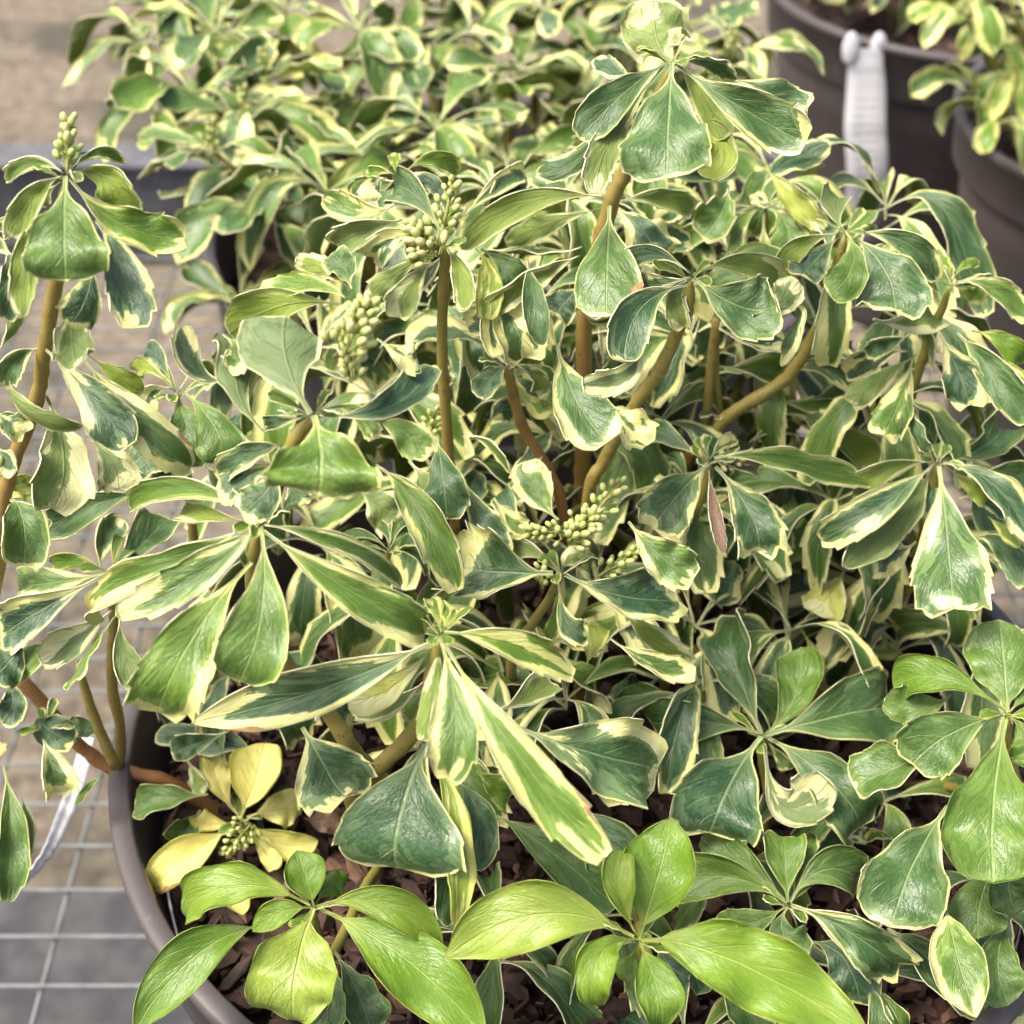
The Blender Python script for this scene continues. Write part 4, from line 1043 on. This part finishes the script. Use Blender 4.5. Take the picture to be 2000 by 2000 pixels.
# dark inner shoots that fill the gaps between the traced ones
rs = random.Random(5)
INNER = [(-.085, .03, .285), (-.05, .05, .30), (-.02, .03, .29), (.02, .06, .31), (.05, .05, .29), (.085, .07, .30), (-.10, .05, .30),
         (.0, .095, .33), (.05, .10, .34), (-.05, .10, .33), (.10, .09, .33), (-.02, .07, .35), (.07, .07, .36), (-.01, .11, .36), (-.09, .09, .32),
         (-.03, -.01, .27), (-.11, .0, .26), (.03, .01, .27), (-.06, .0, .28),
         (-.07, .13, .34), (-.03, .14, .35), (.02, .14, .36), (.06, .14, .36), (.10, .13, .35), (-.10, .12, .31), (.0, .15, .32), (.045, .15, .33),
         (-.08, .13, .275), (-.05, .14, .285), (-.02, .13, .275), (.01, .14, .285), (.04, .13, .28), (.07, .13, .285), (-.06, .12, .31), (.0, .12, .31), (.05, .12, .31), (.09, .11, .27)]
inner = []
INNER += [(-.04, .08, .33), (.03, .08, .33), (.06, .08, .315), (.09, .06, .32), (-.01, .05, .315), (.03, .035, .30), (.075, .04, .295), (-.07, .07, .315), (.11, .06, .30), (-.01, -.02, .268), (.03, -.01, .265), (.06, .01, .268), (.10, .03, .28), (-.05, -.03, .262), (.12, .01, .262), (.0, .02, .28), (.04, -.05, .232), (.085, -.03, .235), (.0, -.07, .232), (.07, -.09, .230), (.10, .03, .25), (-.03, -.08, .232), (.02, -.11, .228), (.11, -.06, .235)]
for x, y, z in INNER:
    rosette(plant1, (x, y, z), (x * .8, y * .8, SZ1 - .004), 7, .040 if z > .245 else .032, rs, (.1, .8) if z > .245 else (.05, .3), (0, .55), (.1, .7), 1, .0017, False, .4, inner)
fo = keep(link('inner_foliage', build_leaves('inner_foliage', inner)), plant1); fo['kind'] = 'stuff'

# ------------------------------------------------------------------ plants behind
plant2 = tag(empty('pachysandra_plant', (P2[0], P2[1], SZ2)), 'blurred variegated pachysandra spreading behind the front plant', 'plant')
rs = random.Random(21); hubs = []
VIS = [(520, 152), (290, 88), (312, 225), (536, 410), (640, 376), (470, 580), (940, 192), (925, 75), (1120, 55), (700, 60), (420, 60), (1010, 130), (1230, 130), (1430, 110), (600, 270), (760, 300), (420, 300), (850, 250), (1050, 250), (1150, 190),
       (560, 20), (820, 10), (1330, 60), (1000, 330), (1380, 200), (380, 180), (680, 190), (1180, 330), (900, 380), (480, 340), (1290, 250), (340, 30), (620, 130), (780, 140), (480, 230), (840, 100), (1060, 20), (1240, 20), (700, 250), (1320, 160), (560, 340)]
for (px, py) in VIS:
    Y = .23 + .20 * max(0, (400 - py) / 400) + rs.uniform(-.03, .03)
    h = at_y(px, py, Y); hubs.append(h)
for h in hubs:
    sx = P2[0] + (h.x - P2[0]) * .42; sy = P2[1] + (h.y - P2[1]) * .5
    rr = math.hypot(sx - P2[0], sy - P2[1])
    st = rosette(plant2, h, (sx, sy, SZ2 - .004), 7, .047, rs, (.12, .8), (.1, .75), (-.3, .5), 0, .0024, True, .3)
    if rs.random() < .3: make_buds(st, h, h + Vector((0, 0, .014)), 9, .0013, .7, .2)
plant3 = tag(empty('pachysandra_plant', (P3[0], P3[1], SZ3)), 'small yellowish variegated pachysandra in the pot at the right edge', 'plant')
for (px, py) in [(1930, 80), (1985, 150), (1900, 170), (2010, 60), (1950, 235), (1880, 20), (1975, 10), (2060, 120), (2100, 220), (2040, 200)]:
    h = at_y(px, py, .44 + rs.uniform(-.04, .04))
    rosette(plant3, h, (P3[0] + (h.x - P3[0]) * .4, P3[1] + (h.y - P3[1]) * .5, SZ3 - .004), 7, .036, rs, (.5, .95), (.3, 1.), (.0, .5), 0, .0022, True, .3)
plant4 = tag(empty('pachysandra_plant', (P4[0], P4[1], SZ4)), 'pachysandra in the strapped pot showing only low leaves at the top edge', 'plant')
for (px, py) in [(1700, -60), (1780, -40), (1860, -50), (1640, -90), (1920, -30), (1740, -120)]:
    h = at_y(px, py, .70 + rs.uniform(-.05, .05))
    rosette(plant4, h, (P4[0] + (h.x - P4[0]) * .5, P4[1] + (h.y - P4[1]) * .5, SZ4 - .004), 7, .05, rs, (.2, .6), (.1, .6), (.1, .6), 0, .0022, True, .3)

# ------------------------------------------------------------------ label straps
def strap(name, pts, widths, label, side, mat=None):
    c = catmull(pts, 8); k = len(c); V = []; Fc = []; uv = []
    for i, p in enumerate(c):
        t = i / (k - 1); q = t * (len(widths) - 1); j = min(int(q), len(widths) - 2); w = widths[j] + (widths[j + 1] - widths[j]) * (q - j)
        T = (c[min(i + 1, k - 1)] - c[max(i - 1, 0)]).normalized(); s_ = side(t); s_ = (s_ - T * s_.dot(T)).normalized(); n = s_.cross(T).normalized()
        p = p + n * random.uniform(-.0004, .0004)
        for a in (-1, -.33, .33, 1):
            V.append(p + s_ * a * w / 2 + n * (.0003 - .0012 * a * a)); V.append(p + s_ * a * w / 2 - n * (.0003 + .0012 * a * a))
            uv += [(t, a * .5 + .5)] * 2
    for i in range(k - 1):
        b = i * 8; e = b + 8
        for a in range(3):
            Fc.append((b + 2 * a, b + 2 * a + 2, e + 2 * a + 2, e + 2 * a)); Fc.append((b + 2 * a + 3, b + 2 * a + 1, e + 2 * a + 1, e + 2 * a + 3))
        Fc.append((b + 1, b, e, e + 1)); Fc.append((b + 6, b + 7, e + 7, e + 6))
    m = mesh(name, V, Fc, [mat or M_LABEL]); ul = m.uv_layers.new(name='UVMap')
    for lp in m.loops: ul.data[lp.index].uv = uv[lp.vertex_index]
    return tag(link(name, m), label, 'label strap')
fx = P4[0] - .028
def wall(px, py, out=.004):
    # a point just outside the front of the strapped pot
    best = None
    for i in range(400):
        Y = .45 + i * .0006; p = at_y(px, py, Y); r = math.hypot(p.x - P4[0], p.y - P4[1])
        if r <= .141 + out: return p
    return at_y(px, py, .58)
pw = [wall(1690, 95), wall(1692, 170, .006), wall(1690, 250, .010), wall(1694, 330, .012), wall(1688, 400, .008), wall(1672, 460, .004)]
ls = strap('label_strap', pw, [.020, .024, .026, .026, .025, .022], 'white printed plastic label strap hanging from the rim of a pot behind', lambda t: Vector((1, -.35, 0)))
for dx in (-1, 1):      # the two ears of the loop lock that sit on the rim
    c = pw[0] + Vector((dx * .0085, 0, 0)); V = []; Fc = []
    for i in range(9):
        t = i / 8; z = -.008 + .017 * t; r = .0056 * math.sqrt(max(.02, math.sin(math.pi * (.18 + .80 * t)))); 
        for j in range(10):
            a = 2 * math.pi * j / 10; V.append(c + Vector((r * math.cos(a), .55 * r * math.sin(a) + .004 * t, z)))
    for i in range(8):
        for j in range(10): Fc.append((i * 10 + j, i * 10 + (j + 1) % 10, (i + 1) * 10 + (j + 1) % 10, (i + 1) * 10 + j))
    Fc.append(tuple(range(80, 90)))
    m = mesh('loop_lock', V, Fc, [M_LABEL]); m.uv_layers.new(name='UVMap'); link('loop_lock', m, ls)
Yl = .0
lp = [at_d(175, 1440, .50), at_d(160, 1500, .50), at_d(128, 1585, .502), at_d(95, 1655, .505), at_d(55, 1705, .51), at_d(18, 1742, .515)]
strap('label_strap', lp, [.004, .005, .005, .004, .003, .0025], 'grey-white curved label strap hanging at lower left beside the front pot', lambda t: Vector((1, -.2 + .9 * t, -.3 * t)), simple('plain_white_plastic', (.66, .66, .65), (.74, .74, .73), 30., .3, .05, .0003))
